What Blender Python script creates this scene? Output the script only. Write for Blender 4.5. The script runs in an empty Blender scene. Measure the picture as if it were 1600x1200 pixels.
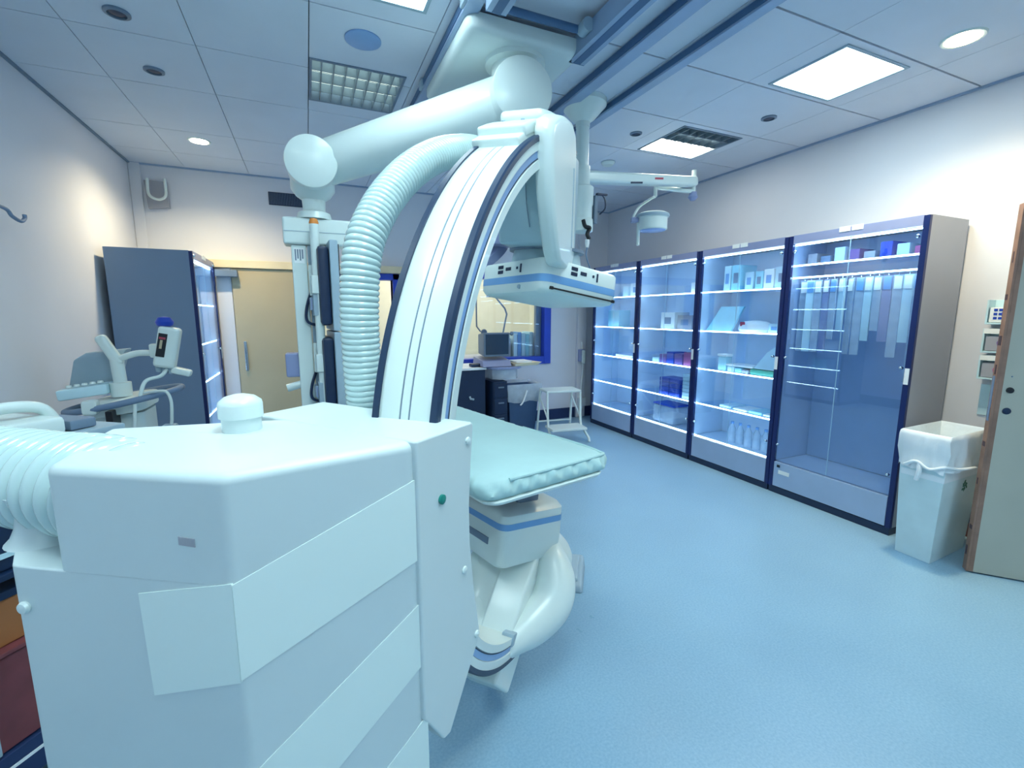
import bpy, bmesh, math, random
from mathutils import Vector, Matrix
random.seed(7)
R = math.radians
SC = bpy.context.scene
COL = SC.collection

# ------------------------------------------------------------------ camera, world, exposure
cam_d = bpy.data.cameras.new('camera')
cam_d.sensor_fit = 'HORIZONTAL'; cam_d.sensor_width = 36.0
cam_d.lens = 718.0 / 1600.0 * 36.0
cam_d.clip_start = 0.02; cam_d.clip_end = 60
cam = bpy.data.objects.new('camera', cam_d); COL.objects.link(cam)
cam.location = (0, 0, 1.42)
cam.rotation_euler = (R(90 - 8.632), 0, R(-23.78))
SC.camera = cam

SC.view_settings.view_transform = 'Standard'
SC.view_settings.look = 'None'
SC.view_settings.gamma = 1.0
SC.view_settings.use_curve_mapping = False
SC.view_settings.exposure = 0.58
SC.cycles.use_denoising = True
SC.cycles.max_bounces = 10
SC.cycles.transparent_max_bounces = 24
SC.cycles.glossy_bounces = 5

w = bpy.data.worlds.new('World'); SC.world = w; w.use_nodes = True
w.node_tree.nodes['Background'].inputs[0].default_value = (0.30, 0.45, 0.75, 1)
w.node_tree.nodes['Background'].inputs[1].default_value = 0.3

PANEL_COL = (0.75, 0.97, 1.0)
WARM_COL = (1.0, 0.82, 0.50)
LED_COL = (0.60, 0.84, 1.0)
PANEL_E, HALF_E, WARM_E, LED_E = 15.0, 14.0, 40.0, 12.5
SPOT_W = 80.0

# ------------------------------------------------------------------ materials
def lin(h):
    h = h.lstrip('#')
    c = [int(h[i:i + 2], 16) / 255 for i in (0, 2, 4)]
    return tuple(x / 12.92 if x <= 0.04045 else ((x + 0.055) / 1.055) ** 2.4 for x in c)

def mat(name, hexcol, rough=0.5, metal=0.0, var=0.06, scale=6.0, bump=0.0, bscale=80.0, spec=0.5, coat=0.0):
    m = bpy.data.materials.new(name); m.use_nodes = True
    nt = m.node_tree; b = nt.nodes['Principled BSDF']
    c = lin(hexcol)
    tc = nt.nodes.new('ShaderNodeTexCoord')
    nz = nt.nodes.new('ShaderNodeTexNoise'); nz.inputs['Scale'].default_value = scale
    nz.inputs['Detail'].default_value = 3
    nt.links.new(tc.outputs['Object'], nz.inputs['Vector'])
    cr = nt.nodes.new('ShaderNodeValToRGB')
    cr.color_ramp.elements[0].position = 0.3; cr.color_ramp.elements[1].position = 0.7
    cr.color_ramp.elements[0].color = (*[x * (1 - var) for x in c], 1)
    cr.color_ramp.elements[1].color = (*[min(1, x * (1 + var)) for x in c], 1)
    nt.links.new(nz.outputs['Fac'], cr.inputs['Fac'])
    nt.links.new(cr.outputs['Color'], b.inputs['Base Color'])
    b.inputs['Roughness'].default_value = rough
    b.inputs['Metallic'].default_value = metal
    b.inputs['Specular IOR Level'].default_value = spec
    b.inputs['Coat Weight'].default_value = coat
    if bump > 0:
        n2 = nt.nodes.new('ShaderNodeTexNoise'); n2.inputs['Scale'].default_value = bscale
        nt.links.new(tc.outputs['Object'], n2.inputs['Vector'])
        bp = nt.nodes.new('ShaderNodeBump'); bp.inputs['Strength'].default_value = bump
        bp.inputs['Distance'].default_value = 0.01
        nt.links.new(n2.outputs['Fac'], bp.inputs['Height'])
        nt.links.new(bp.outputs['Normal'], b.inputs['Normal'])
    return m

def emit(name, col, strength):
    m = bpy.data.materials.new(name); m.use_nodes = True
    nt = m.node_tree; nt.nodes.remove(nt.nodes['Principled BSDF'])
    e = nt.nodes.new('ShaderNodeEmission')
    e.inputs[0].default_value = (*col, 1); e.inputs[1].default_value = strength
    nt.links.new(e.outputs[0], nt.nodes['Material Output'].inputs[0])
    return m

def glass(name, tint=(0.86, 0.94, 1.0), ior=1.5, base=0.05, rough=0.015):
    m = bpy.data.materials.new(name); m.use_nodes = True
    nt = m.node_tree; nt.nodes.remove(nt.nodes['Principled BSDF'])
    t = nt.nodes.new('ShaderNodeBsdfTransparent'); t.inputs[0].default_value = (*tint, 1)
    g = nt.nodes.new('ShaderNodeBsdfGlossy'); g.inputs['Roughness'].default_value = rough
    g.inputs['Color'].default_value = (0.92, 0.96, 1, 1)
    lw = nt.nodes.new('ShaderNodeLayerWeight')
    pw = nt.nodes.new('ShaderNodeMath'); pw.operation = 'POWER'; pw.inputs[1].default_value = 5.0
    nt.links.new(lw.outputs['Facing'], pw.inputs[0])
    ad = nt.nodes.new('ShaderNodeMath'); ad.operation = 'MULTIPLY_ADD'; ad.use_clamp = True
    r0 = ((ior - 1) / (ior + 1)) ** 2 + base
    ad.inputs[1].default_value = .8 - r0; ad.inputs[2].default_value = r0
    nt.links.new(pw.outputs[0], ad.inputs[0])
    mx = nt.nodes.new('ShaderNodeMixShader')
    nt.links.new(ad.outputs[0], mx.inputs[0]); nt.links.new(t.outputs[0], mx.inputs[1]); nt.links.new(g.outputs[0], mx.inputs[2])
    nt.links.new(mx.outputs[0], nt.nodes['Material Output'].inputs[0])
    return m

def floor_mat():
    m = mat('floor_vinyl', '#7fa9cf', rough=0.22)
    nt = m.node_tree; b = nt.nodes['Principled BSDF']
    tc = nt.nodes.new('ShaderNodeTexCoord')
    vo = nt.nodes.new('ShaderNodeTexVoronoi'); vo.inputs['Scale'].default_value = 90
    nz = nt.nodes.new('ShaderNodeTexNoise'); nz.inputs['Scale'].default_value = 2.2; nz.inputs['Detail'].default_value = 6
    n3 = nt.nodes.new('ShaderNodeTexNoise'); n3.inputs['Scale'].default_value = 110; n3.inputs['Detail'].default_value = 2
    for n in (vo, nz, n3): nt.links.new(tc.outputs['Object'], n.inputs['Vector'])
    c1 = nt.nodes.new('ShaderNodeValToRGB')
    c1.color_ramp.elements[0].color = (*lin('#86b0ce'), 1); c1.color_ramp.elements[1].color = (*lin('#9cc2da'), 1)
    c1.color_ramp.elements[0].position = .25; c1.color_ramp.elements[1].position = .75
    nt.links.new(n3.outputs['Fac'], c1.inputs['Fac'])
    c2 = nt.nodes.new('ShaderNodeValToRGB')
    c2.color_ramp.elements[0].color = (.86, .86, .88, 1); c2.color_ramp.elements[1].color = (1.05, 1.05, 1.05, 1)
    nt.links.new(nz.outputs['Fac'], c2.inputs['Fac'])
    mx = nt.nodes.new('ShaderNodeMix'); mx.data_type = 'RGBA'; mx.blend_type = 'MULTIPLY'; mx.inputs[0].default_value = 1
    nt.links.new(c1.outputs[0], mx.inputs[6]); nt.links.new(c2.outputs[0], mx.inputs[7])
    nt.links.new(mx.outputs[2], b.inputs['Base Color'])
    rr = nt.nodes.new('ShaderNodeMapRange'); rr.inputs[3].default_value = .22; rr.inputs[4].default_value = .42
    nt.links.new(nz.outputs['Fac'], rr.inputs[0]); nt.links.new(rr.outputs[0], b.inputs['Roughness'])
    return m

M = {}
M['floor'] = floor_mat()
M['wall'] = mat('wall_paint', '#dadde6', .6, var=.02, scale=2, bump=.03, bscale=200)
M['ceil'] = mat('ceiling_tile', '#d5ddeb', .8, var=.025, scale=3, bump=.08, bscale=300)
M['gap'] = mat('ceiling_gap', '#16283e', .9)
M['white'] = mat('enamel_white', '#d9e7e6', .32, var=.015, coat=.15)
M['cover'] = mat('machine_cover', '#dcebea', .38, var=.015, coat=.1)
M['stripe'] = mat('machine_stripe', '#e4f3ef', .34, var=.01)
M['base'] = mat('machine_cover_grey', '#cedcde', .38, var=.015)
M['liftgrey'] = mat('lift_housing_grey', '#a4c0cc', .4, var=.02)
M['arc'] = mat('arc_white', '#dbe8e6', .3, var=.01, coat=.2)
M['seal'] = mat('black_seal', '#16304f', .45)
M['channel'] = mat('blue_channel', '#83a8d8', .35)
M['bluestripe'] = mat('blue_stripe', '#6fa3d8', .4)
M['darkblue'] = mat('dark_blue_metal', '#14265e', .35, spec=.4)
M['navy'] = mat('navy_plastic', '#12294a', .4)
M['black'] = mat('black_plastic', '#10161f', .4)
M['slate'] = mat('slate_panel', '#7088a6', .5, var=.04, scale=2)
M['taupe'] = mat('taupe_panel', '#a3a6b0', .42, var=.04, scale=2)
M['lav'] = mat('lavender_panel', '#8d98c0', .35, var=.03)
M['drawer'] = mat('drawer_front', '#9fb6d6', .3, var=.03)
M['inside'] = mat('cabinet_inside', '#c6d8ea', .25, var=.03)
M['chrome'] = mat('chrome', '#d6e4f0', .15, metal=1.0)
M['hose'] = mat('hose_plastic', '#c0d8d8', .14, var=.02, coat=.5)
M['sheet'] = mat('teal_sheet', '#b2d5d8', .6, var=.03, bump=.12, bscale=25)
M['rail'] = mat('ceiling_rail', '#94abc8', .35, metal=.15)
M['railside'] = mat('rail_groove', '#43668e', .5)
M['cream'] = mat('cream_door', '#b9ad90', .5, var=.04, scale=3)
M['creamwall'] = mat('control_room_wall', '#f4f0da', .6, var=.03)
M['header'] = mat('header_cream', '#e4d8b8', .5)
M['blueframe'] = mat('blue_frame', '#2446c0', .35)
M['skirt'] = mat('dark_skirting', '#1f3560', .5)
M['brown'] = mat('brown_floor_reflection', '#7d5a58', .5, var=.1)
M['orange'] = mat('orange_cap', '#e08a3c', .45)
M['orangebox'] = mat('orange_box', '#a5683c', .5)
M['redwood'] = mat('red_brown_wood', '#7a3f44', .45, var=.15, scale=9)
M['grey'] = mat('grey_plastic', '#9db4c4', .45)
M['midgrey'] = mat('mid_grey', '#6e8298', .45)
M['green'] = mat('green_button', '#0f7f74', .35)
M['greenmark'] = mat('green_mark', '#1d6f5a', .5)
def film(name, col, fac):
    m = bpy.data.materials.new(name); m.use_nodes = True
    nt = m.node_tree; b = nt.nodes['Principled BSDF']; b.inputs['Base Color'].default_value = (*lin(col), 1); b.inputs['Roughness'].default_value = .25
    t = nt.nodes.new('ShaderNodeBsdfTransparent'); mx = nt.nodes.new('ShaderNodeMixShader')
    tc = nt.nodes.new('ShaderNodeTexCoord'); nz = nt.nodes.new('ShaderNodeTexNoise'); nz.inputs['Scale'].default_value = 14
    mr = nt.nodes.new('ShaderNodeMapRange'); mr.inputs[3].default_value = fac - .12; mr.inputs[4].default_value = fac + .12
    nt.links.new(tc.outputs['Object'], nz.inputs['Vector']); nt.links.new(nz.outputs['Fac'], mr.inputs[0]); nt.links.new(mr.outputs[0], mx.inputs[0])
    nt.links.new(t.outputs[0], mx.inputs[1]); nt.links.new(b.outputs[0], mx.inputs[2])
    nt.links.new(mx.outputs[0], nt.nodes['Material Output'].inputs[0])
    return m
M['bag'] = film('clear_bag', '#d8e6f4', .5)
M['liner'] = mat('white_liner', '#e6eef4', .35, bump=.25, bscale=18)
M['bin'] = mat('bin_white', '#cfe4ea', .4)
M['bluebin'] = mat('bin_blue', '#2d59c0', .45)
M['binslate'] = mat('bin_slate', '#3a567c', .45)
M['glass'] = glass('door_glass', (.88, .94, 1.0), 1.5, .03)
M['shelfglass'] = glass('shelf_glass', (.80, .92, 1.0), 1.4, .02)
M['winglass'] = glass('window_glass', (.93, .96, .98), 1.45, .0)
M['doorface'] = mat('door_leaf_face', '#b2b3a8', .5, var=.05, scale=2)
M['dooredge'] = mat('door_leaf_edge', '#8f7062', .55, var=.18, scale=14)
M['scuff'] = mat('door_scuff', '#4a3a44', .7)
M['paper'] = mat('white_paper', '#eef4f6', .6)
M['pale'] = mat('pale_pack', '#c4e4f0', .4)
M['cyanpack'] = mat('cyan_pack', '#9fdcec', .4)
M['royal'] = mat('royal_blue_pack', '#1c44b4', .4)
M['purple'] = mat('purple_pack', '#6a4f98', .45)
M['magenta'] = mat('pink_pack', '#b05a90', .45)
M['greenpack'] = mat('green_pack', '#3f9d86', .45)
M['red'] = mat('red_label', '#b0455a', .5)
M['clearpack'] = film('clear_pack', '#cfe2f2', .45)
M['panel_e'] = emit('panel_light', PANEL_COL, PANEL_E)
M['half_e'] = emit('panel_light_half', (1.0, .97, .82), HALF_E)
M['warm_e'] = emit('downlight', WARM_COL, WARM_E)
M['led_e'] = emit('cabinet_led', LED_COL, LED_E)
M['screen_e'] = emit('screen_glow', (.30, .55, .75), .9)
M['ctl_e'] = emit('control_room_light', (1.0, .98, .88), 9.5)
M['cell_glow'] = emit('louvre_cell_glow', (.74, .95, .88), 1.25)
M['louvre'] = mat('louvre_grey', '#8294a2', .35, metal=.3)
M['crt'] = mat('dark_screen', '#33475e', .12)
M['lampface'] = mat('lamp_face', '#8fa6dc', .2)

# ------------------------------------------------------------------ mesh builder
class MB:
    def __init__(self, M4=None):
        self.bm = bmesh.new(); self.M = M4; self.mats = []; self.cur = 0
    def use(self, m):
        if m not in self.mats: self.mats.append(m)
        self.cur = self.mats.index(m); return self
    def _f(self, vs):
        try:
            f = self.bm.faces.new(vs); f.material_index = self.cur; return f
        except ValueError:
            return None
    def pts(self, ps): return [self.bm.verts.new(p) for p in ps]
    def bx(self, x0, x1, y0, y1, z0, z1, rot=None):
        v = [Vector((x, y, z)) for z in (z0, z1) for x, y in ((x0, y0), (x1, y0), (x1, y1), (x0, y1))]
        if rot is not None:
            c = Vector(((x0 + x1) / 2, (y0 + y1) / 2, (z0 + z1) / 2)); v = [c + rot @ (p - c) for p in v]
        v = self.pts(v)
        for q in ((3, 2, 1, 0), (4, 5, 6, 7), (0, 1, 5, 4), (1, 2, 6, 5), (2, 3, 7, 6), (3, 0, 4, 7)):
            self._f([v[i] for i in q])
        return self
    def obox(self, c, ax, ay, az, sx, sy, sz):
        c = Vector(c); ax, ay, az = (Vector(a).normalized() for a in (ax, ay, az))
        v = self.pts([c + ax * x * sx / 2 + ay * y * sy / 2 + az * z * sz / 2 for z in (-1, 1) for x, y in ((-1, -1), (1, -1), (1, 1), (-1, 1))])
        for q in ((3, 2, 1, 0), (4, 5, 6, 7), (0, 1, 5, 4), (1, 2, 6, 5), (2, 3, 7, 6), (3, 0, 4, 7)):
            self._f([v[i] for i in q])
        return self
    def loft(self, rings, cap0=True, cap1=True, closed=True):
        rs = [self.pts(r) for r in rings]
        n = len(rs[0])
        for a, b in zip(rs, rs[1:]):
            for i in range(n if closed else n - 1):
                j = (i + 1) % n
                self._f([a[i], a[j], b[j], b[i]])
        if cap0: self._f(list(reversed(rs[0])))
        if cap1: self._f(rs[-1])
        return self
    def prism(self, poly, z0, z1):
        return self.loft([[(x, y, z0) for x, y in poly], [(x, y, z1) for x, y in poly]])
    def cyl(self, p0, p1, r0, r1=None, seg=24, caps=True):
        if r1 is None: r1 = r0
        return self.tube([p0, p1], [r0, r1], seg, caps)
    def tube(self, pts, rad, seg=16, caps=True):
        pts = [Vector(p) for p in pts]; n = len(pts)
        if not isinstance(rad, (list, tuple)): rad = [rad] * n
        t0 = (pts[1] - pts[0]).normalized()
        ref = Vector((0, 0, 1)) if abs(t0.z) < .9 else Vector((1, 0, 0))
        nrm = (ref - t0 * ref.dot(t0)).normalized()
        rings = []
        for i in range(n):
            if i == 0: t = pts[1] - pts[0]
            elif i == n - 1: t = pts[-1] - pts[-2]
            else: t = pts[i + 1] - pts[i - 1]
            t = t.normalized() if t.length > 1e-9 else t0
            nrm = nrm - t * nrm.dot(t)
            nrm = nrm.normalized(); bi = t.cross(nrm)
            rings.append([pts[i] + (nrm * math.cos(a) + bi * math.sin(a)) * rad[i] for a in [2 * math.pi * k / seg for k in range(seg)]])
        return self.loft(rings, caps, caps)
    def lathe(self, prof, org=(0, 0, 0), seg=32, axis=(0, 0, 1)):
        o = Vector(org); a = Vector(axis).normalized()
        return self.tube_raw([o + a * h for r, h in prof], [max(r, 1e-4) for r, h in prof], a, seg)
    def tube_raw(self, pts, rad, t, seg):
        ref = Vector((1, 0, 0)) if abs(t.x) < .9 else Vector((0, 1, 0))
        nrm = (ref - t * ref.dot(t)).normalized(); bi = t.cross(nrm)
        return self.loft([[p + (nrm * math.cos(x) + bi * math.sin(x)) * r for x in [2 * math.pi * k / seg for k in range(seg)]] for p, r in zip(pts, rad)])
    def build(self, name, m=None, parent=None, bevel=0, seg=2, smooth=True, ang=38, sub=0, wn=False):
        bm = self.bm
        if self.M is not None: bmesh.ops.transform(bm, matrix=self.M, verts=bm.verts)
        bmesh.ops.recalc_face_normals(bm, faces=bm.faces)
        if bevel:
            ed = [e for e in bm.edges if len(e.link_faces) == 2 and e.calc_face_angle(0) > R(30)]
            bmesh.ops.bevel(bm, geom=ed, offset=bevel, segments=seg, profile=.5, affect='EDGES', clamp_overlap=True)
        if parent is not None and 'mw' in PM.get(parent.name, {}):
            bmesh.ops.transform(bm, matrix=PM[parent.name]['mw'].inverted(), verts=bm.verts)
        me = bpy.data.meshes.new(name); bm.to_mesh(me); bm.free()
        ms = self.mats if self.mats else [m]
        for x in ms: me.materials.append(x if not isinstance(x, str) else M[x])
        if smooth:
            for p in me.polygons: p.use_smooth = True
            me.set_sharp_from_angle(angle=R(ang))
        o = bpy.data.objects.new(name, me); COL.objects.link(o)
        if parent is not None: o.parent = parent
        if smooth and not sub and (bevel or wn):
            wm = o.modifiers.new('weighted', 'WEIGHTED_NORMAL'); wm.keep_sharp = True; wm.weight = 80
        if sub:
            s = o.modifiers.new('sub', 'SUBSURF'); s.levels = sub; s.render_levels = sub
        PM[o.name] = {'mw': PM[parent.name]['mw'].copy() if parent is not None else Matrix.Identity(4)}
        return o
PM = {}

def thing(name, label, cat, loc=(0, 0, 0), rz=0.0, group=None):
    o = bpy.data.objects.new(name, None); COL.objects.link(o)
    o.location = loc; o.rotation_euler = (0, 0, rz); o.empty_display_size = .1
    o['label'] = label; o['category'] = cat
    if group: o['group'] = group
    PM[o.name] = {'mw': Matrix.Translation(loc) @ Matrix.Rotation(rz, 4, 'Z')}
    return o
def tag(o, label, cat, group=None):
    o['label'] = label; o['category'] = cat
    if group: o['group'] = group
    return o
def struct(o, label=None):
    o['kind'] = 'structure'
    if label: o['label'] = label
    return o
def clone(src, loc, rz=0.0, label=None, name=None):
    c = src.copy(); COL.objects.link(c); c.location = loc; c.rotation_euler = (0, 0, rz)
    if label: c['label'] = label
    PM[c.name] = {'mw': Matrix.Translation(loc) @ Matrix.Rotation(rz, 4, 'Z')}
    for ch in list(src.children):
        d = ch.copy(); COL.objects.link(d); d.parent = c
        for g in list(ch.children):
            h = g.copy(); COL.objects.link(h); h.parent = d
    return c
def spline(P, n):
    P = [Vector(p) for p in P]; Q = [P[0] * 2 - P[1]] + P + [P[-1] * 2 - P[-2]]
    out = []
    for i in range(len(P) - 1):
        a, b, c, d = Q[i:i + 4]
        for k in range(n):
            t = k / n
            out.append(.5 * ((2 * b) + (c - a) * t + (2 * a - 5 * b + 4 * c - d) * t * t + (3 * b - a - 3 * c + d) * t ** 3))
    out.append(P[-1]); return out
def resample(P, step):
    L = [0.0]
    for a, b in zip(P, P[1:]): L.append(L[-1] + (b - a).length)
    n = int(L[-1] / step); out = []; j = 0
    for k in range(n + 1):
        s = k * L[-1] / n
        while j < len(P) - 2 and L[j + 1] < s: j += 1
        t = (s - L[j]) / max(L[j + 1] - L[j], 1e-9); out.append(P[j].lerp(P[j + 1], t))
    return out

XL, XR, YB, YF, ZC = -1.40, 3.82, 5.42, -1.8, 2.78

# ------------------------------------------------------------------ room shell
struct(MB().bx(XL - .1, XR + .1, YF - .1, YB + 2.3, -.06, 0).build('floor', 'floor', smooth=False))
struct(MB().bx(XL - .12, XL, YF, YB, 0, 2.86).build('wall_left', 'wall', smooth=False))
# right wall with the doorway the open door belongs to
wr = MB(); wr.bx(XR, XR + .12, .56, YB, 0, 2.86); wr.bx(XR, XR + .12, YF, -.34, 0, 2.86); wr.bx(XR, XR + .12, -.34, .56, 2.06, 2.86)
struct(wr.build('wall_right', 'wall', smooth=False))
struct(MB().bx(XR + .12, XR + .16, -.5, .7, 0, 2.2).build('wall_corridor', 'cream', smooth=False))
struct(MB().bx(XL, XR, YF - .12, YF, 0, 2.86).build('wall_front', 'wall', smooth=False))
# back wall with doorway and control-room window
DX0, DX1, DZ = .16, .905, 1.87
WX0, WX1, WZ0, WZ1 = 1.36, 2.85, .86, 1.86
wb = MB()
wb.bx(XL, -.66, YB, YB + .12, 0, 2.86); wb.bx(-.66, DX0, YB, YB + .12, 0, 2.86)
wb.bx(DX0, DX1, YB, YB + .12, DZ, 2.86); wb.bx(DX1, WX0, YB, YB + .12, 0, 2.86)
wb.bx(WX0, WX1, YB, YB + .12, 0, WZ0); wb.bx(WX0, WX1, YB, YB + .12, WZ1, 2.86); wb.bx(WX1, XR, YB, YB + .12, 0, 2.86)
struct(wb.build('wall_back', 'wall', smooth=False))
# control room behind
cr = MB(); cr.bx(-.2, 3.6, 7.4, 7.5, 0, 2.6); cr.bx(-.3, -.2, YB + .12, 7.5, 0, 2.6); cr.bx(3.6, 3.7, YB + .12, 7.5, 0, 2.6); cr.bx(-.3, 3.7, YB + .12, 7.5, 2.6, 2.66)
struct(cr.build('wall_control_room', 'creamwall', smooth=False))

# ceiling: lay-in tiles over a dark void
xs_l = [XL, -.965, -.44, .09, .66]
ys_l = [YF, -1.1, -.5, .1, .68, 1.26, 1.84, 2.42, 3.02, 3.6, 4.38, 4.96, YB]
xs_m = [.78, 1.32, 1.86]
xs_r = [1.935, 2.47, 3.30, XR]
ys_r = [YF, -1.2, -.64, -.08, .48, 1.04, 1.615, 2.15, 2.73, 3.35, 3.92, 4.45, 4.98, YB]
HOLES = [(2.60, 3.15, 1.66, 2.11), (2.60, 3.19, 2.78, 3.31), (.0925, .61, 2.90, 3.43), (.24, .58, 1.84, 2.29),
         (2.60, 3.15, -.60, -.16), (.0925, .62, -.1, .90), (-.9, -.5, .74, 1.22), (.12, .63, -1.05, -.75)]
def hole_in(x0, x1, y0, y1):
    for h in HOLES:
        if h[0] < x1 and h[1] > x0 and h[2] < y1 and h[3] > y0: return h
    return None
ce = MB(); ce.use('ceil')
def tile(x0, x1, y0, y1, z=ZC):
    h = hole_in(x0, x1, y0, y1)
    if h is None:
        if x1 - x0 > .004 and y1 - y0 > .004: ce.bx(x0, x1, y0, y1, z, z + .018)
        return
    hx0, hx1, hy0, hy1 = h
    tile(x0, hx0, y0, y1) if hx0 > x0 else None
    tile(hx1, x1, y0, y1) if hx1 < x1 else None
    a, b = max(x0, hx0), min(x1, hx1)
    if hy0 > y0: tile(a, b, y0, hy0)
    if hy1 < y1: tile(a, b, hy1, y1)
def grid(xs, ys, gx, gy):
    for x0, x1 in zip(xs, xs[1:]):
        for y0, y1 in zip(ys, ys[1:]): tile(x0 + gx, x1 - gx, y0 + gy, y1 - gy)
grid(xs_l, ys_l, .0022, .003)
grid([.66, .78], [YF, YB], .002, .002)
grid(xs_m, ys_r, .003, .006)
grid([1.86, 1.935], [YF, YB], .003, .002)
grid(xs_r, ys_r, .0018, .006)
ce.use('gap').bx(XL - .1, XR + .1, YF - .1, YB, 2.86, 2.9)
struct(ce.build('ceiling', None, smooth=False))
# small shadow-gap trims where ceiling meets the walls
struct(MB().bx(XL, XL + .018, YF, YB, ZC - .012, ZC).build('trim_1', 'midgrey', smooth=False))
struct(MB().bx(XR - .018, XR, YF, YB, ZC - .014, ZC).build('trim_2', 'rail', smooth=False))
struct(MB().bx(XL, XR, YB - .016, YB, ZC - .014, ZC).build('trim_3', 'rail', smooth=False))
# skirtings
bs = MB(); bs.use('brown').bx(XR - .012, XR, .66, 1.56, 0, .095); bs.use('skirt').bx(XR - .016, XR, .66, 1.56, .095, .2); bs.use('paper').bx(XR - .018, XR, .66, 1.56, .2, .212)  # brown strip: reddish floor reflection painted along the wall foot
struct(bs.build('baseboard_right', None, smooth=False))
bs = MB(); bs.use('skirt').bx(DX1 + .1, XR, YB - .016, YB, 0, .14)
struct(bs.build('baseboard_back', None, smooth=False))
bs = MB(); bs.use('skirt').bx(XL, XL + .014, YF, YB, 0, .14)
struct(bs.build('baseboard_left', None, smooth=False))

# sliding door, header rail, jamb on the back wall
hd = MB(); hd.bx(-.92, 1.32, YB - .10, YB, DZ + .0, DZ + .075)
struct(hd.build('trim_4', 'header', bevel=.006))
struct(MB().bx(-.80, -.665, YB - .05, YB, 0, DZ).build('trim_5', 'wall', bevel=.01))
d1 = thing('door_1', 'cream sliding door on the back wall behind the monitor stand', 'door', (-.26, YB - .06, 0))
struct(d1)
MB().bx(-.66, .13, YB - .075, YB - .03, .01, DZ - .005).build('door_leaf', 'cream', d1, bevel=.004)
MB().bx(-.60, -.575, YB - .1, YB - .075, .85, 1.15).build('door_handle', 'chrome', d1, bevel=.004)
o = MB().bx(-.785, -.60, YB - .16, YB - .076, DZ - .09, DZ - .025).build('door_closer', 'midgrey', bevel=.006)
tag(o, 'grey door closer box under the cream header rail', 'door closer')
# blue framed doorway into the control room
fr = MB(); fr.bx(DX1, DX1 + .075, YB - .03, YB + .13, 0, DZ + .0); fr.bx(DX0 - .07, DX1 + .075, YB - .03, YB + .13, DZ - .07, DZ); fr.bx(DX0 - .07, DX0, YB - .03, YB + .13, 0, DZ - .07)
struct(fr.build('door_2', 'blueframe', bevel=.006))
# blue framed window
fr = MB()
fr.bx(WX1 - .01, WX1 + .09, YB - .03, YB + .13, WZ0 - .09, WZ1 + .09); fr.bx(WX0 - .09, WX0 + .01, YB - .03, YB + .13, WZ0 - .09, WZ1 + .09)
fr.bx(WX0 + .01, WX1 - .01, YB - .03, YB + .13, WZ0 - .09, WZ0 + .01); fr.bx(WX0 + .01, WX1 - .01, YB - .03, YB + .13, WZ1 - .01, WZ1 + .09)
win = struct(fr.build('window_1', 'blueframe', bevel=.006))
MB().bx(WX0 + .01, WX1 - .01, YB + .05, YB + .056, WZ0 + .01, WZ1 - .01).build('window_pane', 'winglass', win, smooth=False)
MB().bx(WX1 - .09, WX1 - .012, YB + .06, YB + .12, WZ0 + .01, WZ1 - .01).build('mullion', 'midgrey', win, bevel=.004)
# pipe chase and conduit at the right end of the back wall
struct(MB().bx(3.34, 3.48, YB - .05, YB, 0, ZC).build('trim_6', 'wall', bevel=.01))

# ------------------------------------------------------------------ ceiling fixtures
def panel_light(h, label, lit=True, grp='square ceiling light panels'):
    x0, x1, y0, y1 = h
    t = thing('ceiling_light', label, 'ceiling light', ((x0 + x1) / 2, (y0 + y1) / 2, ZC), 0, grp)
    f = MB(); wdt = .018
    f.bx(x0, x1, y0, y0 + wdt, ZC - .006, ZC + .055); f.bx(x0, x1, y1 - wdt, y1, ZC - .006, ZC + .055)
    f.bx(x0, x0 + wdt, y0 + wdt, y1 - wdt, ZC - .006, ZC + .055); f.bx(x1 - wdt, x1, y0 + wdt, y1 - wdt, ZC - .006, ZC + .055)
    f.build('frame', 'grey', t)
    MB().bx(x0 + wdt, x1 - wdt, y0 + wdt, y1 - wdt, ZC + .002, ZC + .02).build('diffuser', 'panel_e', t, smooth=False)
    return t
panel_light(HOLES[0], 'bright square light panel in the ceiling above the nearest glass cabinets')
panel_light(HOLES[3], 'bright light panel cut off by the top edge of the photo')
panel_light(HOLES[4], 'added fill light panel behind the camera on the cabinet side, out of view')  # unseen panel, added to brighten faces turned to the camera
panel_light(HOLES[5], 'light panel in the ceiling straight above the camera')
panel_light(HOLES[6], 'added fill light panel over the left wall side, out of view')  # unseen panel put in for extra fill light
panel_light(HOLES[7], 'added fill light panel well behind the camera, out of view')  # invented panel, gives front light to the stand

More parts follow.
